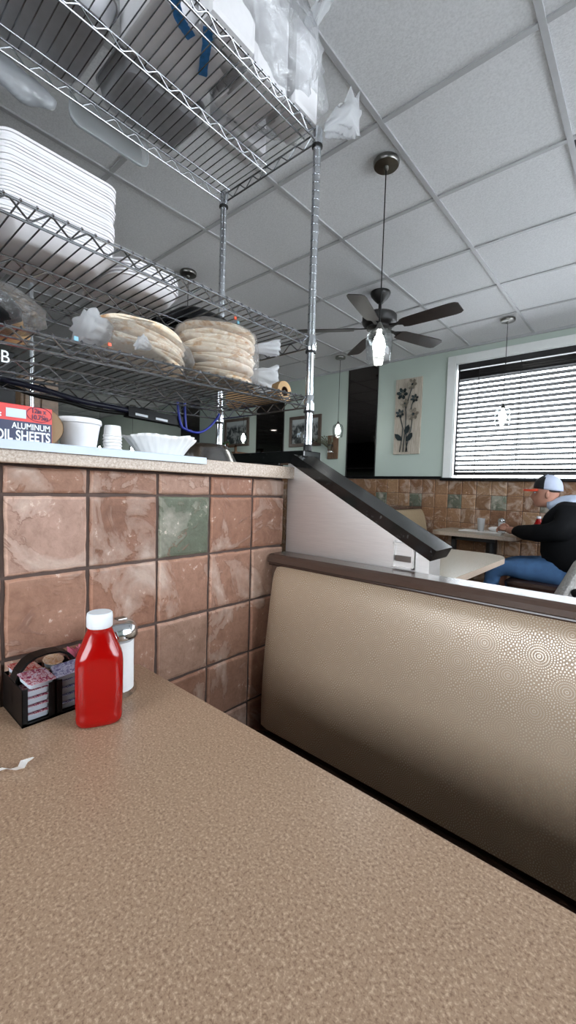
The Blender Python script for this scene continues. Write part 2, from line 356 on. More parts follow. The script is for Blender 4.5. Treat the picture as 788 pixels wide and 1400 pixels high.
# far wall with window opening
WX0,WX1,WZ0,WZ1=-1.735,1.33,1.335,2.585
mb=MB(); mb.box(XL,WX0,YF,YF+.16,0,CZ); mb.box(WX1,XR+.2,YF,YF+.16,0,CZ); mb.box(WX0,WX1,YF,YF+.16,0,WZ0); mb.box(WX0,WX1,YF,YF+.16,WZ1,CZ)
struct(mb.build('wall_far',MT['mint']))
mb=MB(); mb.box(XL-.16,XL,YB,YF,0,CZ); struct(mb.build('wall_left',MT['mint']))
mb=MB()   # right wall with two wide windows
for (a,b) in ((YB,.7),(4.3,YF)): mb.box(XR,XR+.16,a,b,0,CZ)
mb.box(XR,XR+.16,YB,YF,0,1.2); mb.box(XR,XR+.16,YB,YF,2.58,CZ); struct(mb.build('wall_right',MT['mint']))
mb=MB(); mb.box(XL,-2.0,YB-.16,YB,0,CZ); mb.box(1.4,XR+.2,YB-.16,YB,0,CZ); mb.box(-2.0,1.4,YB-.16,YB,0,1.0); mb.box(-2.0,1.4,YB-.16,YB,2.5,CZ); struct(mb.build('wall_back',MT['mint']))
struct(B(-1.30,-1.06,YB,-.75,1.95,CZ).build('wall_light_block',MT['mint']))  # added unseen block, keeps back-window daylight off the kitchen ceiling
for i,(a,b) in enumerate(((.7,4.3),)):
    m=MB()
    for (p,q,r,t) in ((a,a+.05,1.2,2.58),(b-.05,b,1.2,2.58),(a,b,1.2,1.25),(a,b,2.53,2.58),(2.56,2.62,1.2,2.58)): m.box(XR+.02,XR+.09,p,q,r,t,.004)
    f=struct(m.build('window_%d'%(i+2),MT['white'])); B(XR+.05,XR+.056,a,b,1.2,2.58).build('pane',MT['pane'],f)
m=MB()
for (p,q,r,t) in ((-2.0,-1.95,1.0,2.5),(1.35,1.4,1.0,2.5),(-2,1.4,1.0,1.05),(-2,1.4,2.45,2.5),(-.32,-.28,1.0,2.5)): m.box(p,q,YB-.09,YB-.02,r,t,.004)
f=struct(m.build('window_4',MT['white'])); B(-2,1.4,YB-.06,YB-.055,1.0,2.5).build('pane',MT['pane'],f)
# tile surfaces : every tile a patch with wavering rounded edges
TILE=.1535
BROWN=[(204,180,166),(210,189,177),(198,172,157),(212,194,184),(205,181,167),(200,173,157),(208,188,176)]
GREEN=(164,168,156)
def tiles(mb,ys,zs,fn,res,green,seed,amp=.0022,gap=.0032,depth=.006,pal=None):
    rnd=random.Random(seed); lay=mb.b.loops.layers.color.get('tile_col') or mb.b.loops.layers.color.new('tile_col')
    for i in range(len(ys)-1):
        for j in range(len(zs)-1):
            c=lin(GREEN) if green(i,j) else lin(rnd.choice(pal or BROWN)); k=.95+.1*rnd.random(); col=tuple(v*k for v in c[:3])+(1,)
            y0,y1,z0,z1=ys[i],ys[i+1],zs[j],zs[j+1]; sd=rnd.random()*50
            n0=len(mb.b.faces)
            def f(u,v):
                eu=min(u,1-u); ev=min(v,1-v)
                e=min(eu*(y1-y0),ev*(z1-z0)); h=depth*min(1,(e/.006))**.5 if e<.006 else depth
                yy=y0+gap+(y1-y0-2*gap)*u; zz=z0+gap+(z1-z0-2*gap)*v
                kx=noise.noise(Vector((sd+yy*18,zz*18,3)))*amp+noise.noise(Vector((sd,zz*60,yy*60)))*amp*.5
                kz=noise.noise(Vector((yy*18,sd+zz*18,9)))*amp+noise.noise(Vector((yy*60,sd,zz*60)))*amp*.5
                h+=noise.noise(Vector((yy*14+sd,zz*14,1)))*.0012*min(1,e/.01)
                return fn(yy+kx,zz+kz,h)
            us=[0,.012,.035,.07]+[.07+.86*q/res for q in range(1,res)]+[.93,.965,.988,1]
            V=[[mb.b.verts.new(f(u,v)) for v in us] for u in us]
            for a in range(len(us)-1):
                for b_ in range(len(us)-1):
                    fc=mb.b.faces.new((V[a][b_],V[a+1][b_],V[a+1][b_+1],V[a][b_+1]))
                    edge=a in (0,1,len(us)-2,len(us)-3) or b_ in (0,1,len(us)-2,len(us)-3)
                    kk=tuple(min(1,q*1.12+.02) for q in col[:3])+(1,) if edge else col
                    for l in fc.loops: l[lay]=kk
half=struct(B(WX-.16,WX-.007,-2.4,.975,0,1.19).build('wall_tiled',MT['grout']))
ys=[.226-.152*3,.226-.152*2,.226-.152,.226,.378,.538,.691,.845,.981]
zs=[.22,.373,.526,.678,.831,.983,1.135,1.189]
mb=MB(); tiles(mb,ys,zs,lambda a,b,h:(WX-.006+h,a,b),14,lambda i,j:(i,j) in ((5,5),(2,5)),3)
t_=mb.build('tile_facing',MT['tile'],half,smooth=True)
mb=MB(); ys=[-1.755+.1515*i for i in range(-27,int((XR+1.755)/.1515)+1)]; zs=[.0765+.1535*i for i in range(8)]+[1.318]
tf=MB(); tiles(tf,ys,zs,lambda a,b,h:(a,YF-.008-h,b),3,lambda i,j:j==6 and i%3==0,11,amp=.0012,gap=.0025,depth=.004,pal=[(186,164,142),(194,172,150),(180,156,134),(190,166,142),(198,178,156)])
gb=struct(B(-5.9,XR,YF-.008,YF,.0,1.32).build('wall_far_wainscot',MT['grout'])); tf.build('tile_facing',MT['tile'],gb,smooth=True)
struct(B(-5.9,-1.84,YF-.028,YF,1.322,1.352,.004).build('trim_2',MT['black']))
# ------------------------------------------------------------------ far window, casing, blind
m=MB(); cw=.088
m.box(WX0-cw,WX0,YF-.02,YF,WZ0-.03,WZ1+cw,.003); m.box(WX1,WX1+cw,YF-.02,YF,WZ0-.03,WZ1+cw,.003); m.box(WX0,WX1,YF-.02,YF,WZ1,WZ1+cw,.003)
m.box(WX0-.001,WX0+.012,YF-.01,YF+.16,WZ0,WZ1); m.box(WX1-.012,WX1,YF-.01,YF+.16,WZ0,WZ1); m.box(WX0,WX1,YF-.01,YF+.16,WZ1-.012,WZ1)
m.box(-.25,-.20,YF+.10,YF+.15,WZ0,WZ1,.004)
f=struct(m.build('window_1',MT['white'])); B(WX0,WX1,YF+.12,YF+.126,WZ0,WZ1).build('pane',MT['pane'],f)
struct(B(WX0-.10,WX1+.1,YF-.07,YF+.15,WZ0-.032,WZ0,.005).build('trim_3',MT['black']))
bl=thing('window_blind',(-.2,YF+.02,WZ1),'black horizontal slat blind lowered over the bright far window','blind')
bx0,bx1=WX0+.035,-.02+.0
for (q0,q1) in ((WX0+.03,.05),(.09,WX1-.03)):
    B(q0,q1,YF-.02,YF+.05,WZ1-.075,WZ1-.014,.004).build('valance',MT['slat'],bl)
    m=MB(); z=WZ1-.105
    sl=[]
    while z>WZ0+.05:
        a=math.radians(-23 if z<WZ1-.17 else -62); d=.0255
        dy,dz=d*math.cos(a),d*math.sin(a)
        # thin slightly curved slat, room edge low
        m.loft([[(xx,YF+.015-dy,z-dz),(xx,YF+.015,z+.0025),(xx,YF+.015+dy,z+dz),(xx,YF+.015+dy,z+dz-.003),(xx,YF+.015,z-.001),(xx,YF+.015-dy,z-dz-.003)] for xx in (q0,q1)])
        z-=.0515 if z<WZ1-.17 else .026
    m.build('slats',MT['slat'],bl)
    B(q0,q1,YF-.012,YF+.042,WZ0+.030,WZ0+.068,.006).build('bottom_rail',MT['slat'],bl)
    for xx in ([q0+.012,q0+.22,q0+.62,q0+1.1,q0+1.55] if q0<-1 else [q0+.1,q0+.6,q0+1.1]):
        MB().box(xx-.008 if xx<q0+.1 else xx-.0025,xx+.008 if xx<q0+.1 else xx+.0025,YF-.016,YF-.012,WZ0+.03,WZ1-.05).build('ladder_tape',MT['slat'],bl)
gp=tag(B(-30,30,-30,40,-.30,-.08).build('pavement',MT['asphalt']),'pale pavement outside beyond the blinds','pavement',kind='structure')
# ------------------------------------------------------------------ counter, partition, granite
cp=tag(B(-1.40,-.845,-2.4,1.0,1.191,1.227,.003).build('countertop',MT['counter']),'speckled beige laminate countertop capping the tiled half wall','countertop')
tag(B(-2.2,-1.03,1.0,1.13,0,1.245).build('partition_wall',MT['darkvoid']),None,None,None,'structure')
gl=tag(B(-2.3,-.862,1.058,1.148,1.2455,1.286,.003).build('granite_ledge',MT['granite']),'polished black granite ledge at the end of the counter, under the chrome post','ledge')
# sloped steel screen with granite cap
sc=thing('sloped_divider',(-.64,1.03,0),'brushed steel divider sloping down behind the booth back under black granite','divider')
def zb(x): return 1.219+(x+.811)*(.996-1.219)/(.418)
MB().prism([(-.871,.1),(-.405,.1),(-.405,zb(-.405)),(-.85,zb(-.85)),(-.871,1.238)],'y',.992,1.062).build('steel_panel',MT['steel'],sc)
x0,x1=-.845,-.378
nx,nz=.472,.882
MB().loft([[(x,.970,z),(x,1.075,z),(x+.030*nx,1.075,z+.030*nz),(x+.030*nx,.970,z+.030*nz)] for x,z in ((x0,zb(x0)+.001),(-.394,zb(-.394)+.001))]).build('granite_cap',MT['granite'],sc)
MB().box(-.428,-.404,.9895,.9925,.5,zb(-.42)-.004).build('edge_strip',MT['steel'],sc)
eb=thing('outlet_box',(-.45,.985,.99),'small square steel utility box low on the sloped divider','utility box')
m=MB(); 
for q in ((-.497,-.493,.968,1.036),(-.445,-.441,.968,1.030)): m.box(q[0],q[1],.978,.9915,q[2],q[3])
m.box(-.497,-.441,.978,.9915,.968,.972); m.box(-.497,-.441,.978,.9915,1.028,1.032); m.box(-.497,-.441,.988,.9915,.968,1.032)
m.build('frame',MT['steel'],eb); B(-.491,-.447,.983,.988,.985,1.000,.001).build('receptacle',MT['nickel'],eb)
# ------------------------------------------------------------------ booth : back, seat
bo=thing('booth_bench',(-.1,.95,0),'tan vinyl booth bench with starburst dot pattern and brown top rail','booth')
X0,X1=-.862,.95
prof=[(.935,.938),(.92,.940),(.905,.928),(.893,.905),(.885,.873),(.878,.835),(.872,.79),(.866,.74),(.859,.69),(.853,.62),(.850,.55),(.850,.47)]
b=bmesh.new(); uvl=b.loops.layers.uv.new('UVMap'); nu=60; V=[]; acc=0; arcs=[0]
for a,c in zip(prof,prof[1:]): acc+=math.hypot(c[0]-a[0],c[1]-a[1]); arcs.append(acc)
zz0=.815+.002
for i in range(nu+1):
    x=X0+(X1-X0)*i/nu; e=min(x-X0,.05)/.05; k=(1-e)**2
    V.append([b.verts.new((x,p[0]+(.97-p[0])*k*.45 if j>1 else p[0],p[1]-k*.006)) for j,p in enumerate(prof)])
# arc position of z=.815
s815=[arcs[i]+(arcs[i+1]-arcs[i])*(prof[i][1]-.815)/(prof[i][1]-prof[i+1][1]) for i in range(3,len(prof)-1) if prof[i][1]>=.815>=prof[i+1][1]][0]
for i in range(nu):
    for j in range(len(prof)-1):
        fc=b.faces.new((V[i][j],V[i][j+1],V[i+1][j+1],V[i+1][j])); fc.smooth=True
        for l,(ii,jj) in zip(fc.loops,((i,j),(i,j+1),(i+1,j+1),(i+1,j))):
            l[uvl].uv=(X0+(X1-X0)*ii/nu+.382+.0475+9.5,-(arcs[jj]-s815)+.05+9.0)
wv=[b.verts.new((X0,.985,.938)),b.verts.new((X0,.985,.47))]
try: b.faces.new([V[0][j] for j in range(len(prof))][::-1]+[wv[0],wv[1]][:0]+[wv[0],wv[1]][:2][::1])
except Exception: pass
bmesh.ops.recalc_face_normals(b,faces=b.faces)
for v in b.verts: v.co-=Vector(bo['_w'])
me=bpy.data.meshes.new('backrest'); b.to_mesh(me); b.free(); me.materials.append(MT['vinyl'])
o=bpy.data.objects.new('backrest',me); COL.objects.link(o); o.parent=bo
B(X0+.01,X1,.91,.984,.06,.93).build('shell',MT['railbrown'],bo)
rl=MB().prism([(.905,.941),(.905,.953),(.912,.961),(.92,.964),(.985,.964),(.990,.960),(.990,.936),(.912,.936)],'x',X0-.004,X1).build('top_rail',MT['railbrown'],bo)
MB().prism([(.9105,.930),(.9085,.935),(.9095,.939),(.93,.939),(.93,.930)],'x',X0-.002,X1).build('piping',MT['brownvinyl'],bo)
MB().box(X0+.02,X1,.56,.865,.37,.46,.025).build('seat_cushion',MT['brownvinyl'],bo)  # seat coloured dark to carry the shade between table and booth
B(X0+.03,X1,.60,.90,.0,.37).build('base',MT['railbrown'],bo)
o2=thing('booth_bench',(0,-.9,0),'tan booth bench facing the first one across the foreground table','booth')
MB().prism([(-.905,.94),(-.885,.93),(-.86,.87),(-.845,.75),(-.83,.6),(-.83,.46),(-.985,.46),(-.985,.94)],'x',X0,X1).build('backrest',MT['tan_back'],o2); MB().box(X0,X1,-.99,-.905,.94,.965,.004).build('top_rail',MT['railbrown'],o2)
MB().box(X0+.02,X1,-.86,-.50,.37,.46,.025).build('seat_cushion',MT['tan_back'],o2); B(X0+.03,X1,-.97,-.56,0,.46).build('base',MT['railbrown'],o2)
# ------------------------------------------------------------------ own table
tb=thing('dining_table',(-.25,.1,0),'large speckled tan laminate table in the foreground against the tiled wall','table')
MB().prism(rrect(-.868,.42,-.36,.489,(.003,.03,.03,.003)),'z',.715,.75).build('tabletop',MT['table'],tb)
MB().tube([(-.2,.06,0.03),(-.2,.06,.715)],.04,16).build('pedestal',MT['blackmatte'],tb)
MB().box(-.45,.05,-.02,.14,.0,.03,.01).box(-.28,-.12,-.2,.32,.0,.03,.01).build('foot',MT['blackmatte'],tb)
# ketchup bottle
def ketchup(name,cx,cy,z,ang,label,sc=1,group=None,labelpatch=False):
    k=thing(name,(cx,cy,z),label,'ketchup bottle',group)
    def sect(a,w,d,p):
        c,s_=math.cos(a),math.sin(a); return (w*abs(c)**(2/p)*(1 if c>=0 else -1),d*abs(s_)**(2/p)*(1 if s_>=0 else -1))
    P=[(0,.030,.019,3),(.002,.0345,.0225,3),(.008,.0368,.0248,3),(.016,.0372,.0252,3.2),(.022,.0364,.0244,3.2),(.028,.0372,.0252,3.4),(.06,.0378,.0256,3.8),(.105,.0378,.0256,3.8),(.116,.0368,.025,3.4),(.125,.034,.0235,2.8),(.135,.030,.0215,2.4),(.146,.0258,.020,2.2),(.155,.0225,.0190,2.05),(.160,.0205,.0185,2),(.163,.0192,.0185,2),(.165,.0200,.0195,2),(.168,.0190,.0185,2)]
    rings=[]
    for (h,w_,d_,p) in P:
        r=[]
        for i in range(40):
            x_,y_=sect(2*PI*i/40,w_,d_,p); r.append((cx+(x_*math.cos(ang)-y_*math.sin(ang))*sc,cy+(x_*math.sin(ang)+y_*math.cos(ang))*sc,z+h*sc))
        rings.append(r)
    MB().loft(rings).build('bottle',MT['red'],k,smooth=True)
    MB().lathe([(.0195*sc,.166*sc),(.0208*sc,.168*sc),(.0208*sc,.184*sc),(.0200*sc,.1895*sc),(.0185*sc,.191*sc)],40,(cx,cy,z),fn=lambda a,zz:1+.006*math.cos(20*a)).build('cap',MT['plastic_white'],k,smooth='auto')
    if labelpatch: MB().lathe([(.0385*sc,.045*sc),(.0385*sc,.10*sc)],30,(cx,cy,z),sy=.7).build('label_band',MT['paleblue'],k,smooth=True)
    return k
ketchup('ketchup_bottle',-.700,.322,.7505,math.radians(64),'red squeeze ketchup bottle with white cap beside the jam caddy')
# sugar pourer
def pourer(cx,cy,z,label,s=1,group=None,n=48):
    q=thing('sugar_pourer',(cx,cy,z),label,'sugar pourer',group)
    fl=lambda a,zz: 1+.018*abs(math.cos(8*a)) if .018*s<zz<.105*s else 1
    MB().lathe([(.033*s,0),(.036*s,.003*s),(.036*s,.012*s),(.0325*s,.019*s),(.0315*s,.06*s),(.0325*s,.104*s),(.034*s,.112*s),(.034*s,.118*s)],n,(cx,cy,z),fn=fl).build('jar',MT['glass'],q,smooth='auto')
    MB().lathe([(.030*s,.010*s),(.0302*s,.012*s),(.0298*s,.09*s),(.0300*s,.106*s)],32,(cx,cy,z)).build('sugar',MT['sugar'],q,smooth='auto')
    MB().lathe([(.0355*s,.112*s),(.0375*s,.114*s),(.0370*s,.118*s),(.0375*s,.122*s),(.0365*s,.126*s),(.034*s,.134*s),(.028*s,.141*s),(.018*s,.145*s),(.004*s,.146*s)],40,(cx,cy,z)).build('lid',MT['post'],q,smooth=True)
    MB().box(cx-.008*s,cx+.008*s,cy-.004*s,cy+.016*s,z+.1435*s,z+.1475*s,.0015*s).build('spout_flap',MT['nickel'],q)
    return q
pourer(-.775,.392,.7505,'glass sugar pourer with chrome lid standing behind the ketchup bottle')
# condiment caddy
cx0,cx1,cy0,cy1=-.868,-.766,.224,.330
ca=thing('condiment_caddy',((cx0+cx1)/2,(cy0+cy1)/2,.7505),'black plastic condiment caddy with arched handle, filled with jam cups','caddy')
zt=.8145; zb_=.7505
m=MB(); m.box(cx0,cx1,cy0,cy1,zb_,zb_+.003)
m.box(cx0,cx1,cy0,cy0+.0022,zb_,zt,.0008); m.box(cx0,cx1,cy1-.0022,cy1,zb_,zt,.0008)
ym=(cy0+cy1)/2-.001; m.box(cx0,cx1,ym-.0015,ym+.0015,zb_,zt); m.box((cx0+cx1)/2-.0015,(cx0+cx1)/2+.0015,cy0,cy1,zb_,zt)
for (a,b_) in ((cy0,cy0+.009),(ym-.011,ym+.011),(cy1-.009,cy1)):
    m.box(cx1-.0022,cx1,a,b_,zb_,zt,.0008); m.box(cx0,cx0+.0022,a,b_,zb_,zt,.0008)
m.box(cx1-.0022,cx1,cy0,cy1,zb_,zb_+.005)
m.build('tray',MT['black'],ca)
xh=(cx0+cx1)/2; pts=[]
rings=[]
H=[(cy0+.001,zt-.02),(cy0+.001,zt+.004),(cy0+.006,zt+.016),(cy0+.018,zt+.030),(cy0+.032,zt+.037),((cy0+cy1)/2,zt+.039),(cy1-.032,zt+.037),(cy1-.018,zt+.030),(cy1-.006,zt+.016),(cy1-.001,zt+.004),(cy1-.001,zt-.02)]
for (yy,zz) in H: rings.append([(xh-.014,yy,zz),(xh+.014,yy,zz),(xh+.014,yy+(.003 if yy<ym else -.003),zz-.003),(xh-.014,yy+(.003 if yy<ym else -.003),zz-.003)])
MB().loft(rings).build('handle',MT['black'],ca)
def jamcup(cx,cy,z,lid,label,cup='cup_white',group='jam cups in the caddy',round_=False,tilt=0,w=.0185,l=.0155):
    j=thing('jam_cup',(cx,cy,z),label,'jam cup',group)
    def ring(k,zz,r=.3):
        if round_: return [(cx+w*k*math.cos(2*PI*i/28),cy+w*k*math.sin(2*PI*i/28),z+zz) for i in range(28)]
        return [(cx+x_*k,cy+y_*k,z+zz) for x_,y_ in rrect(-w,w,-l,l,(.005,)*4)]
    MB().loft([ring(.74,0),ring(.80,.001),ring(.90,.0105),ring(.94,.0112)]).build('cup',MT[cup],j)
    MB().loft([ring(1.0,.0112),ring(1.03,.0116),ring(1.0,.0121)]).build('lid',MT[lid],j)
    if tilt:
        j.rotation_euler=tilt
    return j
ccy=((cy0+ym)/2+.0003,(ym+cy1)/2); ccx=(cx1-.0225,cx0+.0225)
for ci,(lid,cup,nm) in enumerate((('jam_purple','cup_white','white jam cup'),('jam_grey','cup_clear','grey grape jam cup'))):
    for k in range(4):
        jamcup(ccx[0],ccy[ci],zb_+.0045+.0137*k,lid,f'{nm}, {ordn(3-k)} in the front slot of the caddy',cup,w=.018,l=.0215 if ci==0 else .0215)
jamcup(ccx[0]+.001,ccy[0]+.001,zb_+.0045+.0137*4+.003,'jam_purple','mixed berry jam cup with purple and red lid lying on the caddy top',tilt=(math.radians(-6),math.radians(12),.18),w=.0215,l=.0235)
jamcup(ccx[0]+.001,ccy[1],zb_+.0045+.0137*4+.002,'jam_grey','grape jam cup with greyish purple lid heaped on the caddy top','cup_clear',tilt=(math.radians(8),math.radians(8),-.2),w=.0215,l=.0225)
for k in range(4): jamcup(ccx[1],ccy[0],zb_+.0045+.0137*k,'jam_red',f'red strawberry jam cup, {ORD[3-k] if k<3 else "topmost"} of the column by the wall',w=.018,l=.0215)
jamcup(ccx[1]-.001,ccy[0],zb_+.0045+.0137*4+.002,'jam_red','strawberry jam cup with red lid at the wall side of the caddy',tilt=(math.radians(-8),math.radians(4),.1),w=.0215,l=.0225)
for k in range(4): jamcup(ccx[1],ccy[1],zb_+.0045+.0137*k,'jam_tan',f'round spread cup in the caddy back slot, {ORD[3-k] if k<3 else "topmost"} of its column',round_=True,w=.0185)
jamcup(ccx[1]+.004,ccy[1]-.005,zb_+.0045+.0137*4+.004,'jam_tan','round tan peanut spread cup behind the caddy handle',round_=True,tilt=(0,math.radians(14),0),w=.0175)
for k in range(7):
    m=MB(); yy=cy1+.004+.0042*k; m.box(-.868,-.812,yy,yy+.0018,.751,.824+.004*((k*5)%3),0,Matrix.Rotation(math.radians(-8+5*((k*3)%4)),3,'X'))
    tag(m.build('sweetener_packet',MT['pink'],loc=(-.84,yy,.751)),f'pink sweetener packet, {("nearest the caddy","second","third","fourth","fifth","sixth","farthest")[k]}{"" if k in (0,6) else " out from the caddy"}','packet','pink packets beside the caddy')
# straw wrapper
pp=[at(-14,1056,'z',.752),at(6,1050,'z',.757),at(18,1052,'z',.753),at(29,1049,'z',.760),at(33,1041,'z',.756),at(46,1035,'z',.765)]
wd=[.0035,.0030,.0036,.0045,.0050,.0012]
m=MB(); V=[]
for p,q in zip(pp,wd):
    V.append([m.b.verts.new(p+Vector((-.4,-.9,.5)).normalized()*q),m.b.verts.new(p+Vector((-.4,-.9,.5)).normalized()*-q)])
for A,B_ in zip(V,V[1:]): m.b.faces.new((A[0],A[1],B_[1],B_[0]))
o=m.build('paper_scrap',MT['paper']); md=o.modifiers.new('s','SOLIDIFY'); md.thickness=.0004
tag(o,'torn curl of white straw paper lying on the tan tabletop','paper scrap')
# ------------------------------------------------------------------ wire shelving unit
su=thing('wire_shelving_unit',(-1.085,.48,1.227),'chrome wire shelving unit with three shelves standing on the counter','shelving')
SX0,SX1,SY0,SY1=-1.325,-.87,-.13,1.085
def post(x,y,z0,z1):
    pr=[(.0127,z0)]; z=z0+.03
    while z<z1-.01:
        pr+=[(.0127,z-.0012),(.0112,z-.0008),(.0112,z+.0008),(.0127,z+.0012)]; z+=.0254
    pr+=[(.0127,z1-.003),(.010,z1)]
    p=MB().lathe(pr,20,(x,y,0)).build('post',MT['post'],su,smooth='auto')
    MB().lathe([(.0145,z0-.0005),(.0145,z0+.018),(.013,z0+.02)],20,(x,y,0)).build('foot',MT['rubber'],p,smooth='auto')
post(SX1,SY1,1.2865,2.30); post(SX0,SY1,1.2865,2.30); post(SX1,SY0,1.228,2.30); post(SX0,SY0,1.228,2.30)
def shelf(zr,zl):
    """zr,zl: height of the top wire at the right and at the left end"""
    zf=lambda y: zl+(zr-zl)*(y-SY0)/(SY1-SY0)
    m=MB(); W=.0028; dz=.030
    def rail(x,off,r=W): m.tube([(x,SY0+.01,zf(SY0)+off),(x,SY1-.012,zf(SY1)+off)],r,8)
    for x in (SX1,SX0): rail(x,0); rail(x,-dz)
    for x in (SX1-.045,SX0+.045): rail(x,-.006,.0024)
    rail(-1.085,-.006,.0024); rail(-1.085,-.034,.0026)
    for y in (SY0,SY1):
        for off in (0,-dz): m.tube([(SX0+.012,y,zf(y)+off),(SX1-.012,y,zf(y)+off)],W,8)
    fr=m.build('frame',MT['chrome'],su,smooth='auto')
    m=MB(); y=SY0+.02
    while y<SY1-.015:
        z=zf(y)+.0005
        m.tube([(SX1+.0045,y,z-.001),(SX1,y,z+.0042),(SX1-.008,y,z+.002),(SX0+.008,y,z+.002),(SX0,y,z+.0042),(SX0-.0045,y,z-.001)],.0017,6); y+=.0262
    m.build('cross_wires',MT['chrome'],fr,smooth='auto')
    m=MB()
    def zig(f,n,o1,o2):
        pts=[]
        for i in range(n+1):
            u=i/n; pts.append(f(u,o1 if i%2==0 else o2))
        q=[]
        for a,b_ in zip(pts,pts[1:]):
            a=Vector(a); b_=Vector(b_); q+= [a.lerp(b_,.12),a.lerp(b_,.88)]
        m.tube(q,.0019,6)
    for x,(o1,o2) in ((SX1,(0,-dz)),(SX0,(0,-dz)),(-1.085,(-.007,-.034))):
        zig(lambda u,o,x=x:(x+.003*(1 if x>-1.1 else -1),SY0+.02+(SY1-SY0-.04)*u,zf(SY0+(SY1-SY0)*u)+o),34,o1,o2)
    for y in (SY0,SY1): zig(lambda u,o,y=y:(SX0+.02+(SX1-SX0-.04)*u,y,zf(y)+o),12,0,-dz)
    m.build('truss_wire',MT['chrome'],fr,smooth='auto')
    for x in (SX0,SX1):
        for y in (SY0,SY1):
            z=zf(y); c=MB().lathe([(.0165,z-.042),(.0172,z-.038),(.0160,z+.006),(.0150,z+.008)],20,(x,y,0)).build('collar',MT['post'],fr,smooth='auto')
            MB().lathe([(.0142,z-.049),(.0172,z-.048),(.0176,z-.043),(.0168,z-.0415)],20,(x,y,0)).build('sleeve',MT['rubber'],fr,smooth='auto')
ZA,ZB,ZC=1.458,1.650,2.288
def zA(y): return 1.418+(1.458-1.418)*(y-SY0)/(SY1-SY0)
shelf(1.458,1.418); shelf(1.650,1.650); shelf(2.288,2.285)
# ------------------------------------------------------------------ counter things
tr=tag(MB().prism([(-1.02,1.2275),(-.838,1.2275),(-.838,1.212),(-.841,1.212),(-.842,1.224),(-.845,1.2272)][:2]+[(-.838,1.2275)] if False else [(-1.06,1.2275),(-1.06,1.2305),(-.838,1.2305),(-.837,1.2285),(-.837,1.2145),(-.841,1.2145),(-.842,1.2275)],'y',-.6,.648).build('shelf_liner',plain('liner_white',(192,204,216),.4,var=.02)),'long white plastic board with folded lip lying along the counter edge','board')
ZT=1.231
fb=thing('foil_sheet_box',(-.935,.155,ZT),'red and navy box of aluminum foil sheets with an open end','box')
m=MB(); bx0,bx1,by0,by1,bz=-.995,-.885,-.01,.313,1.299
m.box(bx0,bx1,by0,by1,ZT,bz,.001)
m.build('carton',MT['redprint'],fb)
B(bx1,bx1+.0006,by0+.001,by1-.001,ZT+.001,ZT+.0385).build('navy_panel',MT['navy'],fb)
B(bx1,bx1+.0008,.236,.268,ZT+.044,ZT+.060).build('white_patch',MT['paleblue'],fb)
# open curved end flap
poly=[(by1,ZT)]+[(by1+.0225*math.sin(PI*k/12)**.8,ZT+(bz-ZT)*k/12) for k in range(1,12)]+[(by1,bz)]
m=MB(); 
for k in range(len(poly)-1):
    a,b_=poly[k],poly[k+1]; m.loft([[(bx1-.004,a[0],a[1]),(bx1-.004,b_[0],b_[1]),(bx1-.004,b_[0]-.001,b_[1]),(bx1-.004,a[0]-.001,a[1])],[(bx0,a[0],a[1]),(bx0,b_[0],b_[1]),(bx0,b_[0]-.001,b_[1]),(bx0,a[0]-.001,a[1])]])
m.prism(poly,'x',bx1-.005,bx1-.004); m.build('end_flap',MT['card'],fb)
def text(body,size,mat,loc,rot,parent=None,sx=1,name='lettering',depth=.0003,align='RIGHT',off=0):
    c=bpy.data.curves.new(name,'FONT'); c.body=body; c.size=size; c.extrude=depth; c.align_x=align; c.offset=off
    o=bpy.data.objects.new('t',c); COL.objects.link(o); dg=bpy.context.evaluated_depsgraph_get(); me=bpy.data.meshes.new_from_object(o.evaluated_get(dg)); bpy.data.objects.remove(o)
    me.materials.clear(); me.materials.append(mat)
    q=bpy.data.objects.new(name,me); COL.objects.link(q); base=Vector(parent['_w']) if parent else Vector((0,0,0))
    q.location=Vector(loc)-base; q.rotation_euler=rot; q.scale=(sx,1,1)
    if parent: q.parent=parent
    return q
RX=(PI/2,0,PI/2)
text('ALUMINUM',.0155,MT['plastic_white'],(bx1+.0008,by1-.004,ZT+.0245),RX,fb,.80,off=.0002)
text('FOIL SHEETS',.0255,MT['plastic_white'],(bx1+.0008,by1-.004,ZT+.0035),RX,fb,.70,off=.0005)
text('12in x',.0125,MT['ink'],(bx1+.0008,.302,ZT+.0565),RX,fb,.8,off=.0001); text('10.75in',.0125,MT['ink'],(bx1+.0008,.3055,ZT+.0450),RX,fb,.8,off=.0001)
text('S:',.013,MT['plastic_white'],(bx1+.0008,.229,ZT+.044),RX,fb,.8,off=.0006)
MB().tube([(bx1+.0006,.2905+.0215*math.cos(2*PI*k/40),ZT+.0545+.0135*math.sin(2*PI*k/40)) for k in range(40)],.0004,4,closed=True).build('ring_mark',MT['ink'],fb)
tc=(-.955,.392); 
tub=thing('foam_tub',(tc[0],tc[1],ZT),'round white foam food tub between the foil box and the cup stack','tub')
MB().lathe([(.0325,0),(.034,.001),(.0395,.040),(.0425,.056),(.0405,.056),(.036,.02),(.032,.004)],40,(tc[0],tc[1],ZT)).build('tub_wall',MT['foam'],tub,smooth='auto')
MB().lathe([(.0425,.0545),(.0452,.056),(.0456,.060),(.0445,.066),(.0405,.0675),(.0405,.056)],40,(tc[0],tc[1],ZT)).build('rim',MT['foam'],tub,smooth='auto')
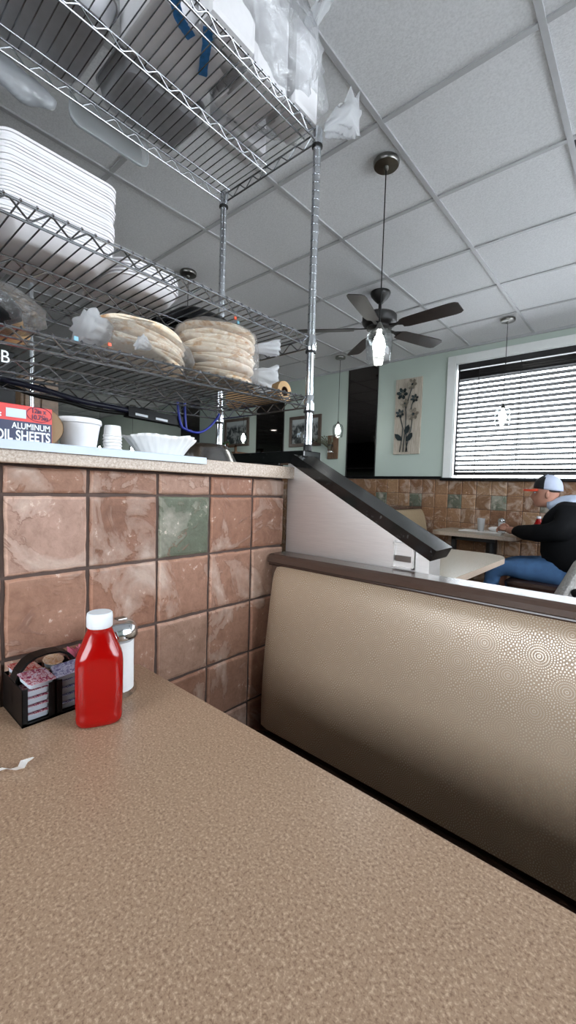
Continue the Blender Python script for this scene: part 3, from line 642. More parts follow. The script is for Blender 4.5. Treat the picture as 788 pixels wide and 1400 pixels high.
for k in range(6):
    z=ZT+.0072*k
    m=MB().lathe([(.0168,z-ZT),(.0172,z-ZT+.001),(.0186,z-ZT+.026),(.0196,z-ZT+.0265),(.0198,z-ZT+.0278),(.0188,z-ZT+.0285),(.0182,z-ZT+.027),(.0164,z-ZT+.002)] if False else [(.0206,.0),(.0212,.0008),(.0208,.0022),(.0196,.0024),(.0172,.0285 if k<5 else .0245),(.0160,.0288 if k<5 else .0248)],28,(-.945,.462,z))
    tag(m.build('portion_cup',MT['paper'],smooth='auto',loc=(-.945,.462,z)),f'small white paper portion cup upside down, {ordn(5-k)} of its nested stack','cup','nested portion cups on the counter')
fc=(-.955,.592)
flt=lambda a,zz: 1+(.045+.5*max(0,zz)*.4)*math.copysign(abs(math.sin(24*a))**.7,math.sin(24*a))*(zz/.05)
m=MB(); P=[(.052,0),(.054,.001),(.063,.014),(.073,.028),(.082,.040),(.088,.048)]
fn=lambda a,zz: 1+.04*(zz/.048)*math.sin(26*a)+.02*(zz/.048)*math.sin(3*a+1)
m.lathe(P,156,(fc[0],fc[1],ZT),fn=fn,caps=False); m.lathe([(.0,0.0006),(.052,0.0004)],156,(fc[0],fc[1],ZT),fn=fn,caps=False)
for v in m.b.verts:
    if v.co.z>ZT+.03: v.co.z+=.0035*noise.noise(Vector((v.co.x*25,v.co.y*25,0)))+.002*math.sin(5*math.atan2(v.co.y-fc[1],v.co.x-fc[0]))
o=m.build('coffee_filter',MT['paper'],smooth=True,loc=(fc[0],fc[1],ZT)); md=o.modifiers.new('s','SOLIDIFY'); md.thickness=.0006
tag(o,'fluted white paper coffee filter open on the counter board','coffee filter')
o=MB().lathe([(.100,0),(.1015,.001),(.100,.003),(.092,.016),(.080,.038),(.071,.050),(.064,.0535),(.040,.0545),(.002,.055)],48,(-1.015,.775,1.2285)).build('mixing_bowl',MT['bowl'],smooth=True,loc=(-1.015,.775,1.2285))
tag(o,'steel mixing bowl turned upside down near the end of the counter','bowl')
# ------------------------------------------------------------------ low shelf : pita bags, paper roll, black bag, cords
def disc(r,t,seed):
    m=MB(); R=[(.004,-t*.35),(r*.55,-t*.5),(r*.9,-t*.45),(r,-t*.05),(r*.97,t*.3),(r*.85,t*.5),(r*.5,t*.55),(.004,t*.5)]
    m.lathe(R,40,(0,0,0),fn=lambda a,z:1+.03*noise.noise(Vector((math.cos(a)*1.4+seed,math.sin(a)*1.4,seed))))
    for v in m.b.verts: v.co.z+=.006*noise.noise(Vector((v.co.x*14+seed*3,v.co.y*14,seed)))
    return m
pit=[disc(.100,.0118,s_).build('pita_bread',MT['pita'],smooth=True) for s_ in range(3)]
def pitas(c,n,tilt,step,shear,z0,grp,desc,R=1,fan=0):
    out=[]
    for k in range(n):
        src=pit[(k*2+n)%3]; o=src.copy(); COL.objects.link(o)
        o.location=(c[0]+shear[0]*k+random.uniform(-.003,.003),c[1]+shear[1]*k+random.uniform(-.003,.003),z0+step*k+.010)
        o.rotation_euler=(tilt[0]+fan*k,tilt[1]+random.uniform(-.03,.03),random.uniform(0,6)); o.rotation_mode='XYZ'
        # spin first, tilt after
        o.rotation_euler=(Matrix.Rotation(tilt[0]+fan*k+random.uniform(-.05,.05),3,'X')@Matrix.Rotation(tilt[1]+random.uniform(-.05,.05),3,'Y')@Matrix.Rotation(random.uniform(0,6),3,'Z')).to_euler()
        q_=R*random.uniform(.93,1.04); o.scale=(q_,q_,1); tag(o,f'round flat pita bread, {ordn(n-1-k)} in {desc}','bread',grp); out.append(o)
    return out
pitas((-.985,.790),12,(.0,.04),.0124,(0,0),1.457,'pita breads in the upright bag','the taller upright pita bag',1.12)
pitas((-.975,.550),7,(-.22,.12),.0100,(0,.0),1.462,'pita breads in the slumped bag','the lower slumped pita bag',1.04,fan=.02)
for p in pit: bpy.data.objects.remove(p)
def bag(name,rings,mat,label,cat,n=44,seed=0,amp=.005,tails=(),tags=()):
    """rings: (cx,cy,z,rx,ry)"""
    c=Vector(rings[0][:3]); t=thing(name,c,label,cat)
    rr=[]
    for i,(cx,cy,z,rx,ry) in enumerate(rings):
        ring=[]
        for k in range(n):
            a=2*PI*k/n; q=1+amp/.1*(noise.noise(Vector((math.cos(a)*2.2+seed,math.sin(a)*2.2,z*22)))+.6*abs(noise.noise(Vector((math.cos(a)*6,math.sin(a)*6+seed,z*50)))))
            ring.append((cx+rx*q*math.cos(a),cy+ry*q*math.sin(a),z+.006*noise.noise(Vector((a*2,seed,z*30)))))
        rr.append(ring)
    MB().loft(rr).build('plastic_wrap',MT[mat],t,smooth=True)
    for (p0,p1,r0,r1,sd) in tails:
        p0=Vector(p0); p1=Vector(p1); d=(p1-p0).normalized(); u=d.orthogonal().normalized(); v=d.cross(u); L=(p1-p0).length
        R=[]
        for i in range(9):
            f=i/8; r=r0+(r1-r0)*f**.8; ring=[]
            for k in range(40):
                a=2*PI*k/40; q=1+.45*f*noise.noise(Vector((math.cos(a)*3+sd,math.sin(a)*3,f*3)))+.30*f*math.sin(9*a+sd)*.6
                ring.append(p0+d*(L*f+L*.12*f*noise.noise(Vector((a*1.7,sd,1))))+(u*math.cos(a)*1.0+v*math.sin(a)*.62)*r*q)
            R.append(ring)
        MB().loft(R).build('bag_tail',MT['film2'],t,smooth=True)
    for (p,mt,sz) in tags:
        MB().box(p[0]-sz*.4,p[0]+sz*.4,p[1]-sz,p[1]+sz,p[2]-sz,p[2]+sz,.001).build('bag_tag',MT[mt],t)
    return t
cR=(-.985,.790)
bag('pita_bag',[(*cR,1.4605,.095,.10),(*cR,1.463,.113,.122),(*cR,1.49,.118,.130),(*cR,1.53,.119,.131),(*cR,1.565,.118,.129),(*cR,1.595,.114,.122),(*cR,1.611,.09,.10),(*cR,1.615,.05,.05)],'film','clear plastic bag of stacked pita bread, upright beside the paper roll','bag of pita',seed=3,amp=.004,
    tails=(((-.935,.890,1.500),(-.925,.955,1.490),.020,.046,4.),((-.93,.885,1.575),(-.900,.960,1.590),.012,.024,9.)),tags=((at(322,435,'x',-.90),'orange',.004),(at(326,441,'x',-.90),'cyan',.004),(at(337,484,'x',-.90),'orange',.004)))
cL=(-.975,.555)
bag('pita_bag',[(cL[0],cL[1],1.4515,.08,.09),(cL[0],cL[1],1.455,.103,.118),(cL[0],cL[1]-.003,1.474,.111,.130),(cL[0],cL[1]-.010,1.498,.110,.128),(cL[0],cL[1]-.022,1.521,.10,.105),(cL[0],cL[1]-.030,1.535,.075,.075),(cL[0],cL[1]-.034,1.540,.04,.04)],'film','clear plastic bag of pita bread slumped low, next to the cross-lettered black bag side','bag of pita',seed=8,amp=.005,
    tails=(((-.955,.445,1.495),(-.92,.385,1.488),.030,.036,2.),((-.885,.520,1.470),(-.870,.485,1.472),.006,.016,6.)),tags=((at(150,471,'x',-.868),'orange',.0036),(at(104,463,'x',-.90),'cyan',.0045)))
# fix the label above to plain words
for o in bpy.data.objects:
    if o.get('label','').startswith('clear plastic bag of pita bread slumped'): o['label']='clear plastic bag of pita bread slumped low under the foam container stack'
pr_=at(388,549,'z',1.459); rx=-.925; ry=1.035
rl_=thing('paper_roll',(-1.05,1.03,1.495),'roll of brown kraft paper with hollow core at the shelf end','paper roll')
rr=.0345; zc=zA(1.03)+.0045+rr; _p=at(389.5,535,'z',zc); rx,ry=_p.x,_p.y
m=MB().lathe([(.0165,0),(rr,0),(rr+.0006,-.002),(rr+.0006,-.27),(rr,-.272),(.0165,-.272),(.0165,0)],48,(rx,ry,zc),caps=False,axis='x'); m.build('paper',MT['kraft'],rl_,smooth='auto')
MB().lathe([(.0165,.0005),(.0150,.0005),(.0150,-.272),(.0165,-.272)],40,(rx,ry,zc),caps=False,axis='x').build('core',MT['core'],rl_,smooth='auto')
# black bag of rolls at far left of low shelf
bb=thing('bread_bag',(-.93,.20,1.44),'black and clear bag of bread rolls at the cut-off end of the low shelf','bag')
m=MB().blob((-.932,.190,1.474),(.055,.085,.040),3,lambda d:1+.12*noise.noise(d*3)); m.build('black_wrap',MT['black'],bb,smooth=True)
for k,(dx,dy,dz) in enumerate(((0,.245,.020),(-.045,.235,.028),(.0,.20,.062),(-.05,.15,.068),(-.06,.275,.016))):
    MB().blob((-.955+dx,dy,1.445+dz),(.034,.040,.024),3,lambda d:1+.1*noise.noise(d*2+Vector((k,0,0)))).build('bread_roll',MT['kraft'],bb,smooth=True)
MB().blob((-.955,.225,1.482),(.075,.10,.046),3,lambda d:1+.12*noise.noise(d*4)).build('clear_wrap',MT['film'],bb,smooth=True)
text('B',.030,MT['plastic_white'],at(0,494,'x',-.875),RX,bb,.9,align='LEFT')
# cables under low shelf
def px_line(pts,x,r,name,mat,label,cat,zoff=0):
    P=[at(a,b_,'x',x) for a,b_ in pts]; Q=[]
    for i in range(len(P)-1):
        p0=P[max(0,i-1)];p1=P[i];p2=P[i+1];p3=P[min(len(P)-1,i+2)]
        for s_ in range(6):
            t=s_/6; Q.append(.5*((2*p1)+(p2-p0)*t+(2*p0-5*p1+4*p2-p3)*t*t+(3*p1-p0-3*p2+p3)*t**3))
    Q.append(P[-1]); return tag(MB().tube(Q,r,8).build(name,MT[mat],smooth=True),label,cat)
px_line([(-60,498),(0,517),(60,533),(110,548),(150,556),(178,562)],-1.325,.0085,'cable_bundle','cable','thick dark blue cable bundle running under the low shelf','cable')
px_line([(-60,508),(0,524),(50,541),(90,549),(130,560),(176,566)],-1.34,.006,'power_cable','black','thin black cable following below the dark blue bundle','cable')
ps=thing('power_strip',at(210,568,'x',-1.33),'black power strip with two white labels hung behind the counter','power strip')
a=at(172,563,'x',-1.335); b_=at(246,577,'x',-1.335)
m=MB(); m.loft([[(-1.35,p.y,p.z-.016),(-1.315,p.y,p.z-.016),(-1.315,p.y,p.z+.016),(-1.35,p.y,p.z+.016)] for p in (a,b_)]); m.build('housing',MT['black'],ps)
for (u0,u1) in ((185,202),(213,229)):
    P0=at(u0,566+(u0-185)*.22,'x',-1.314); P1=at(u1,566+(u1-185)*.22,'x',-1.314)
    MB().loft([[(-1.3135,p.y,p.z-.0038),(-1.3120,p.y,p.z-.0038),(-1.3120,p.y,p.z+.0038),(-1.3135,p.y,p.z+.0038)] for p in (P0,P1)]).build('label_sticker',MT['plastic_white'],ps)
px_line([(243,548),(244,562),(248,581),(254,587),(271,591.5),(285,585),(296,573),(300,566)],-1.31,.0045,'blue_cable','cord','bright blue cord drooping in a loop above the steel bowl','cord')
px_line([(253,550),(253,562),(255,586),(262,589)],-1.325,.0045,'blue_cable','cord','short blue cord hanging straight into the looped cord','cord')
px_line([(246,578),(252,572),(236,568),(243,582),(256,588)],-1.335,.003,'black_cable','black','thin black cord curling off the end of the power strip','cord')
# ------------------------------------------------------------------ middle shelf : foam containers, black tray
def clam(y0,y1,x0,x1):
    m=MB(); ymid=(y0+y1)/2
    for (a,b_) in ((y0,ymid-.004),(ymid+.004,y1)):
        def rg(k,z,r): return [(x_,y_,z) for x_,y_ in rrect(x0+k,x1-k,a+k,b_-k,(r,)*4,5)]
        m.loft([rg(.034,0,.03),rg(.024,.004,.03),rg(.004,.0295,.03),rg(0,.0300,.032),rg(0,.0350,.032),rg(.004,.0350,.03),rg(.026,.010,.03),rg(.036,.006,.03)])
    m.box(x0+.04,x1-.04,ymid-.005,ymid+.005,.0300,.0335)
    return m
n=26; cl0=clam(-.005,.492,-1.235,-.985).build('takeout_container',MT['foam'],smooth='auto')
for k in range(n):
    o=cl0 if k==0 else cl0.copy()
    if k: COL.objects.link(o)
    o.location=(random.uniform(-.0015,.0015),random.uniform(-.0025,.0025)+(.0002*k),1.6550+.0062*k)
    tag(o,f'open white foam takeout container, {ordn(n-1-k)} of the tall nested stack','takeout container','foam containers in the tall stack')
def tray(cx,cy,rx,ry):
    m=MB(); 
    def rg(k,z): return [(x_,y_,z) for x_,y_ in rrect(cx-rx+k,cx+rx-k,cy-ry+k,cy+ry-k,(.06,)*4,6)]
    m.loft([rg(.024,0),rg(.016,.003),rg(.004,.022),rg(0,.0225),rg(0,.026),rg(.006,.026),rg(.018,.006),rg(.026,.003)]); return m
t0=tray(-1.125,.598,.125,.098).build('foam_plate',MT['foam'],smooth='auto')
for k in range(5):
    o=t0 if k==0 else t0.copy()
    if k: COL.objects.link(o)
    o.location=(0,0,1.655+.0085*k); tag(o,f'white foam plate, {ordn(4-k)} of the short stack beside the tall container stack','plate','foam plates on the middle shelf')
bt=thing('black_pan',(-1.18,.83,1.655),'black rounded pan upside down on the middle shelf behind the back post','pan')
def rg(k,z): return [(x_,y_,z) for x_,y_ in rrect(-1.305+k,-1.05-k,.735+k,.935-k,(.05,)*4,6)]
MB().loft([rg(-.004,1.655),rg(-.004,1.659),rg(.0,1.660),rg(.006,1.688),rg(.018,1.700),rg(.04,1.703)]).build('body',MT['black'],bt,smooth='auto')
MB().box(-1.19,-1.16,.70,.74,1.657,1.667,.003).build('handle',MT['black'],bt)
# ------------------------------------------------------------------ top shelf
ZS=2.2935
def pan(x0,x1,y0,y1,z,label,grp=None):
    p=thing('sheet_pan',((x0+x1)/2,(y0+y1)/2,z),label,'pan',grp)
    def rg(k,zz): return [(x_,y_,z+zz) for x_,y_ in rrect(x0+k,x1-k,y0+k,y1-k,(.03,)*4,5)]
    MB().loft([rg(.022,0),rg(.016,.002),rg(.004,.058),rg(.002,.06),rg(.004,.059),rg(.018,.004)]).build('body',MT['pan'],p,smooth='auto')
    m=MB(); ring=rg(.001,.061); m.tube(ring,.0035,8,closed=True); m.build('rolled_rim',MT['pan'],p,smooth=True)
    return p
pan(-1.345,-1.075,-.05,.545,ZS,'long steel pan at the wall end of the top shelf')
pan(-1.335,-1.135,.585,.86,ZS,'small steel pan between the foam carton and the back of the top shelf')
tag(MB().box(-1.115,-.93,.555,.785,ZS+.0045,ZS+.17,.006).build('foam_carton',MT['foam']),'plain white foam carton seen through the top shelf wires','carton')
# crumpled blue plastic strips pressed between the wires and the cartons
def bstrip(pts,wd,label):
    t=thing('blue_plastic_strip',at(*pts[1],'z',ZS),label,'plastic strip','blue plastic strips on the top shelf')
    P=[at(a,b_,'z',ZS+.001) for a,b_ in pts]; Q=[]
    for a,b_ in zip(P,P[1:]): Q+=[a.lerp(b_,k/5) for k in range(5)]
    Q.append(P[-1]); R=[]
    for i,q in enumerate(Q):
        d=(Q[min(i+1,len(Q)-1)]-Q[max(i-1,0)]).normalized(); n_=Vector((-d.y,d.x,0)); w_=wd*(1+.35*noise.noise(Vector((i*.9,wd*90,0)))); h=.0012+.0012*abs(noise.noise(Vector((i*1.3,2,0))))
        R.append([q-n_*w_,q+n_*w_*.1+Vector((0,0,h*.3)),q+n_*w_,q+n_*w_+Vector((0,0,h)),q-n_*w_+Vector((0,0,h))])
    MB().loft(R).build('strip',MT['bluetape'],t)
bstrip([(238,-16),(240,6),(245,24),(252,38),(262,52)],.0125,'crumpled blue plastic strip running along the foam carton edge under the wires')
bstrip([(285,38),(283,62),(279,86),(277,104)],.012,'short wide blue plastic strip next to the slim foam block')
# foam cup cartons in the clear bag at the shelf end
fp=[(-1.06,-.880,.815,.955,ZS,ZS+.30),(-.99,-.862,.965,1.075,ZS,ZS+.245),(-1.16,-1.07,.88,1.06,ZS,ZS+.26),(-.925,-.862,.66,.805,ZS+.0045,ZS+.33),(-1.055,-.935,.80,.81,ZS,ZS+.001)]
LB=['tall white foam block in the clear bag, behind the end block','white foam block nearest the shelf corner post','white foam block deepest in the clear bag at the shelf back','slim white foam block at the front rail, near the blue plastic']
for q,l in zip(fp[:4],LB): tag(MB().box(*q,.014).build('foam_block',MT['foam'],loc=(q[0],q[2],q[4])),l,'foam block','white foam blocks bagged on the top shelf')
def crumple(name,c,r,mat,label,cat,seed,parent=None,amp=.35,sub=4,freq=2.2,part='wrap',zmin=-9):
    t=parent or thing(name,c,label,cat)
    m=MB().blob(c,r,sub,lambda d:(1+.18*(abs(d.x)**4+abs(d.y)**4))*(1+amp*noise.noise(d*freq+Vector((seed,0,0)))+amp*.6*abs(noise.noise(d*freq*3+Vector((0,seed,0))))-amp*.5*abs(noise.noise(d*freq*6+Vector((0,0,seed))))))
    for v in m.b.verts: v.co.z=max(v.co.z,zmin+.0005)
    m.build(part,MT[mat],t,smooth=True)
    return t
cb=crumple('clear_plastic_bag',(-.975,.90,ZS+.185),(.140,.250,.20),'film3','large clear crinkled bag around the foam blocks, overhanging the shelf corner','plastic bag',5,amp=.2,sub=5,zmin=ZS)
p0=at(452,165,'y',1.085); p1=at(488,150,'y',1.12)
R=[]
for i in range(10):
    f=i/9; c=at(446+40*f,178-22*f,'y',1.10); r=.016+.030*f
    R.append([(c.x+(.25*r)*math.cos(a)*(1+.5*math.sin(5*a+3*f)),c.y+r*.6*math.sin(a)*(1+.4*math.sin(4*a)),c.z+r*math.cos(a+.6)*(1+.35*math.sin(7*a+i))+.0) for a in [2*PI*k/36 for k in range(36)]])
MB().loft(R).build('bag_tail',MT['film2'],cb,smooth=True)
R=[]
for i in range(10):
    f=i/9; c=at(425+22*f,20-20*f,'y',1.0); r=.03+.03*f
    R.append([(c.x+r*.5*math.cos(a)*(1+.4*math.sin(5*a)),c.y+r*.6*math.sin(a),c.z+r*math.sin(a+.8)*(1+.3*math.sin(6*a+i))) for a in [2*PI*k/36 for k in range(36)]])
MB().loft(R).build('bag_tail',MT['film2'],cb,smooth=True)
# clear tub lid overhanging the back, white bag hanging at left
ct=thing('clear_container_lid',(-1.36,.66,2.29),'clear plastic container lid leaning past the back of the top shelf','container lid')
c0,c1=at(95,150,'x',-1.37),at(203,226,'x',-1.37)
ring0=[]; 
def slab(k,x_): 
    pts=rrect(c0.y+k,c1.y-k,2.232+k,2.330-k,(.03,)*4,6); return [(x_,y_,z_) for y_,z_ in pts]
MB().loft([slab(.012,-1.395),slab(.004,-1.385),slab(0,-1.372),slab(0,-1.368),slab(.006,-1.368),slab(.014,-1.388)]).build('shell',MT['tubclear'],ct,smooth='auto')
MB().tube([ (x_,y_,z_) for x_,y_,z_ in slab(.001,-1.370)],.003,8,closed=True).build('rim',MT['tubclear'],ct,smooth=True)
hb=thing('hanging_bag',(-1.36,.40,2.25),'cloudy white plastic bag drooping off the back of the top shelf','plastic bag')
c=at(30,105,'x',-1.37); R=[]
for i in range(12):
    f=i/11; c=at(-40+108*f,70+72*f,'x',-1.37); r=(.036 if f<.8 else .036-.10*(f-.8))
    R.append([(c.x+.022*math.cos(a),c.y+r*.7*math.cos(a+.3),c.z+r*math.sin(a)*(1+.25*math.sin(3*a+2*i*.5))) for a in [2*PI*k/24 for k in range(24)]])
MB().loft(R).build('wrap',film('cloudy_bag',.12,(.9,.92,.94,1),.15,.8,30,.45),hb,smooth=True)
# ------------------------------------------------------------------ pendants, fan, lights
def pendant(x,y,label,lamp=True,zb=1.80):
    p=thing('pendant_lamp',(x,y,CZ),label,'pendant lamp','glass jar pendant lamps')
    MB().lathe([(.060,-.002),(.062,-.006),(.062,-.020),(.058,-.026),(.012,-.030),(.010,-.042),(.004,-.046)],36,(x,y,CZ)).build('canopy',MT['nickel'],p,smooth='auto')
    MB().tube([(x,y,CZ-.04),(x,y,zb+.185)],.0028,8).build('cord',MT['black'],p)
    MB().lathe([(.006,.195),(.008,.190),(.017,.172),(.022,.160),(.022,.152)],24,(x,y,zb)).build('socket_cap',MT['nickel'],p,smooth='auto')
    MB().lathe([(.022,.160),(.040,.156),(.058,.140),(.0655,.112),(.064,.06),(.057,.002),(.0555,.0),(.062,.06),(.0635,.112),(.056,.138),(.038,.153)],36,(x,y,zb),caps=False).build('glass_shade',MT['glass'],p,smooth=True)
    MB().lathe([(.010,.150),(.013,.135),(.026,.108),(.031,.080),(.026,.052),(.012,.036),(.002,.034)],20,(x,y,zb)).build('bulb',MT['bulb'],p,smooth=True)
    return p
pendant(-1.075,1.88,'glass jar pendant lamp hanging in front of the ceiling fan')
pendant(-1.10,4.22,'glass jar pendant lamp hanging before the window blind')
pendant(-2.94,4.24,'glass jar pendant lamp hanging next to the tall dark mirror')
pendant(-4.62,4.24,'glass jar pendant lamp seen under the low shelf beside the potted plants')
pendant(-2.73,1.91,'pendant lamp whose canopy shows above the middle shelf by the back post',zb=2.0)
pendant(-8.95,4.1,'distant pendant lamp glowing between the foam tub and portion cups')
pendant(-8.1,4.38,'distant pendant lamp glowing between the portion cups and coffee filter')
fx,fy=-1.76,3.07
fan=thing('ceiling_fan',(fx,fy,CZ),'dark bronze five-blade ceiling fan hanging from the tiled ceiling','ceiling fan')
MB().lathe([(.078,0),(.080,-.010),(.074,-.030),(.048,-.062),(.030,-.080),(.018,-.090)],32,(fx,fy,CZ)).build('canopy',MT['blackmatte'],fan,smooth='auto')
MB().tube([(fx,fy,CZ-.08),(fx,fy,CZ-.17)],.013,12).build('downrod',MT['blackmatte'],fan,smooth='auto')
MB().lathe([(.02,-.150),(.06,-.165),(.128,-.180),(.138,-.192),(.138,-.240),(.125,-.262),(.10,-.275),(.10,-.292),(.06,-.305),(.05,-.33),(.02,-.338)],36,(fx,fy,CZ)).build('motor_housing',MT['blackmatte'],fan,smooth='auto')
for k in range(5):
    a=math.radians(-3+72*k); ca_,sa=math.cos(a),math.sin(a); pz=CZ-.292
    def T(u,v,z): return (fx+u*ca_-v*sa,fy+u*sa+v*ca_,pz+z-v*.20)
    m=MB(); out=[(.20,.045),(.24,.058),(.45,.066),(.60,.070),(.64,.064),(.66,.048),(.66,-.048),(.64,-.064),(.60,-.070),(.45,-.066),(.24,-.058),(.20,-.045)]
    m.loft([[T(u,v,-.003) for u,v in out],[T(u,v,.003) for u,v in out]]); bld=m.build('blade',MT['blade'],fan)
    m=MB(); o2=[(.09,.018),(.16,.012),(.20,.03),(.26,.038),(.30,.02),(.31,0),(.30,-.02),(.26,-.038),(.20,-.03),(.16,-.012),(.09,-.018)]
    m.loft([[T(u,v,.003) for u,v in o2],[T(u,v,.010) for u,v in o2]]); m.build('bracket',MT['blackmatte'],bld)
vt=thing('ceiling_vent',(-.08,2.58,CZ),'square ceiling air vent with dark slots at the picture edge','vent')
MB().box(-.372,.214,2.292,2.878,CZ-.0005,CZ+.002).build('backing',MT['black'],vt)
m=MB()
for k in range(9): m.box(-.36,.20,2.31+.065*k,2.33+.065*k,CZ-.006,CZ-.001)
m.build('louvres',MT['tbar'],vt)
# recessed lights in the kitchen side (seen in the mirrors)
for i,(x,y) in enumerate(((-5.6,-.6),(-8.0,1.0),(-4.4,-1.6))):
    d=thing('recessed_light',(x,y,CZ),('round recessed ceiling light nearest the tiled wall in the kitchen area','round recessed ceiling light far along the kitchen ceiling','round recessed ceiling light by the back of the kitchen')[i],'ceiling light','recessed kitchen lights')
    MB().lathe([(.10,0),(.10,-.006),(.08,-.008),(.078,-.002)],28,(x,y,CZ)).build('ring',MT['white'],d,smooth='auto'); MB().lathe([(.078,-.003),(.001,-.004)],28,(x,y,CZ),caps=False).build('lens',MT['downlight'],d)
# ------------------------------------------------------------------ far wall things
def mirror(x0,x1,label,z0=1.353,z1=2.738):
    t=thing('wall_mirror',((x0+x1)/2,YF,z0),label,'mirror','tall tinted mirrors on the far wall')
    B(x0,x1,YF-.010,YF-.002,z0,z1).build('glass',MT['mirror'],t)
    m=MB()
    for q in ((x0-.012,x0),(x1,x1+.006)): m.box(q[0],q[1],YF-.016,YF-.001,z0,z1)
    m.build('edge_trim',MT['blackmatte'],t)
mirror(-3.12,-2.70,'tall dark tinted mirror between the jar sconce and the metal flower panel')
mirror(-4.84,-4.27,'tall dark tinted mirror between the two framed photographs')
mirror(-6.9,-6.35,'tall dark tinted mirror showing behind the blue cord')
def picture(x0,x1,z0,z1,label,animals=False):
    t=thing('framed_photograph',((x0+x1)/2,YF,(z0+z1)/2),label,'picture','framed photographs on the far wall'); w_=.045
    m=MB(); m.box(x0,x1,YF-.03,YF-.002,z0,z0+w_,.003); m.box(x0,x1,YF-.03,YF-.002,z1-w_,z1,.003); m.box(x0,x0+w_,YF-.03,YF-.002,z0+w_,z1-w_,.003); m.box(x1-w_,x1,YF-.03,YF-.002,z0+w_,z1-w_,.003)
    m.build('frame',MT['framewood'],t); pr=B(x0+w_,x1-w_,YF-.012,YF-.004,z0+w_,z1-w_).build('print',MT['print'],t)
    if animals:
        for dx,dz,s_ in ((.13,.14,1),(.24,.115,.8)):
            X=x0+w_+dx; Z=z0+w_+dz; m=MB(); m.blob((X,YF-.0135,Z),(.035*s_,.001,.018*s_),2); m.blob((X+.035*s_,YF-.0135,Z+.018*s_),(.012*s_,.001,.014*s_),2)
            for k in (-.025,-.018,.018,.025): m.box(X+k*s_-.003,X+k*s_+.003,YF-.0145,YF-.0125,Z-.045*s_,Z)
            m.build('printed_horse',MT['paleblue'],pr)
picture(-4.14,-3.56,1.775,2.215,'wood framed grey photograph of horses below mountains, behind the chrome post',True)
picture(-5.62,-5.02,1.84,2.30,'wood framed dark photograph glimpsed under the low shelf end')
# jar sconce
js=thing('jar_sconce',(-3.35,YF,1.75),'brown board wall sconce holding a glass jar of dried stems','sconce')
B(-3.435,-3.265,YF-.022,YF-.001,1.585,1.905,.003).build('board',MT['barnbrown'],js)
MB().lathe([(.030,-.10),(.040,-.095),(.042,-.02),(.030,.0),(.032,.012)],20,(-3.35,YF-.07,1.765)).build('jar',MT['glass'],js,smooth='auto'); MB().lathe([(.034,0),(.036,.012)],20,(-3.35,YF-.07,1.760)).build('clamp',MT['blackmatte'],js)
m=MB(); rnd=random.Random(5)
for k in range(34):
    a=rnd.uniform(0,2*PI); l=rnd.uniform(.06,.2); p=Vector((-3.35,YF-.07,1.70)); e=p+Vector((-.11+.16*math.cos(a),-.03+.03*math.sin(a),.07+l*.6)); md_=p.lerp(e,.5)+Vector((0,0,.03))
    m.tube([p,md_,e],.0022,4); m.blob(e,(.012,.008,.009),1)
m.build('dried_stems',MT['dried'],js)
# metal flower panel
fpn=thing('flower_wall_panel',(-2.27,YF,2.06),'pale board wall panel with dark metal flowers, left of the window','wall art')
m=MB()
for q in ((-2.440,-2.335),(-2.333,-2.222),(-2.220,-2.110)): m.box(q[0],q[1],YF-.026,YF-.002,1.615,2.51,.003)
m.build('board',MT['barn'],fpn)
def P3(u,v): return (-2.440+.33*u,YF-.036,1.615+.895*(1-v))
def stem(pts): MB().tube([P3(*p) for p in pts],.0052,6).build('stem',MT['metalflower'],fpn,smooth=True)
stem([(.27,.97),(.33,.80),(.36,.66),(.26,.53),(.24,.46)]); stem([(.40,.97),(.43,.80),(.46,.62),(.45,.45),(.42,.36)]); stem([(.43,.42),(.52,.28),(.62,.16),(.66,.12)]); stem([(.50,.97),(.58,.82),(.68,.66),(.70,.52)]); stem([(.63,.45),(.66,.36),(.76,.28)]); stem([(.56,.97),(.50,.8),(.49,.7)])
for (u,v,r,mt) in ((.66,.09,.062,'metalpale'),(.30,.20,.072,'metalflower'),(.78,.28,.050,'metalflower'),(.40,.33,.054,'metalpale'),(.24,.46,.055,'metalflower'),(.74,.48,.074,'metalpale')):
    c=P3(u,v); m=MB()
    for k in range(6):
        a=2*PI*k/6+u*3; d=Vector((math.cos(a),0,math.sin(a))); nrm=Vector((-math.sin(a),0,math.cos(a)))
        q=Vector(c); pts=[q+d*r*.12,q+d*r*.55+nrm*r*.30+Vector((0,-.012,0)),q+d*r*.95+nrm*r*.18+Vector((0,-.018,0)),q+d*r+Vector((0,-.020,0)),q+d*r*.95-nrm*r*.18+Vector((0,-.018,0)),q+d*r*.55-nrm*r*.30+Vector((0,-.012,0))]
        m.loft([pts,[p+Vector((0,.003,0)) for p in pts]])
    fl=m.build('flower',MT[mt],fpn); MB().blob((c[0],c[1]-.006,c[2]),(r*.22,.008,r*.22),2).build('flower_centre',MT['metalpale' if mt=='metalflower' else 'metalflower'],fl,smooth=True)
for (u,v,a) in ((.20,.775,2.4),(.52,.68,1.2),(.62,.78,.95)):
    c=Vector(P3(u,v)); d=Vector((math.cos(a),0,math.sin(a))); n_=Vector((-math.sin(a),0,math.cos(a))); pts=[c-d*.062,c-d*.02+n_*.030,c+d*.03+n_*.026,c+d*.066,c+d*.03-n_*.026,c-d*.02-n_*.030]
    MB().loft([[p+Vector((0,-.006,0)) for p in pts],[p+Vector((0,-.002,0)) for p in pts]]).build('leaf',MT['metalflower'],fpn)
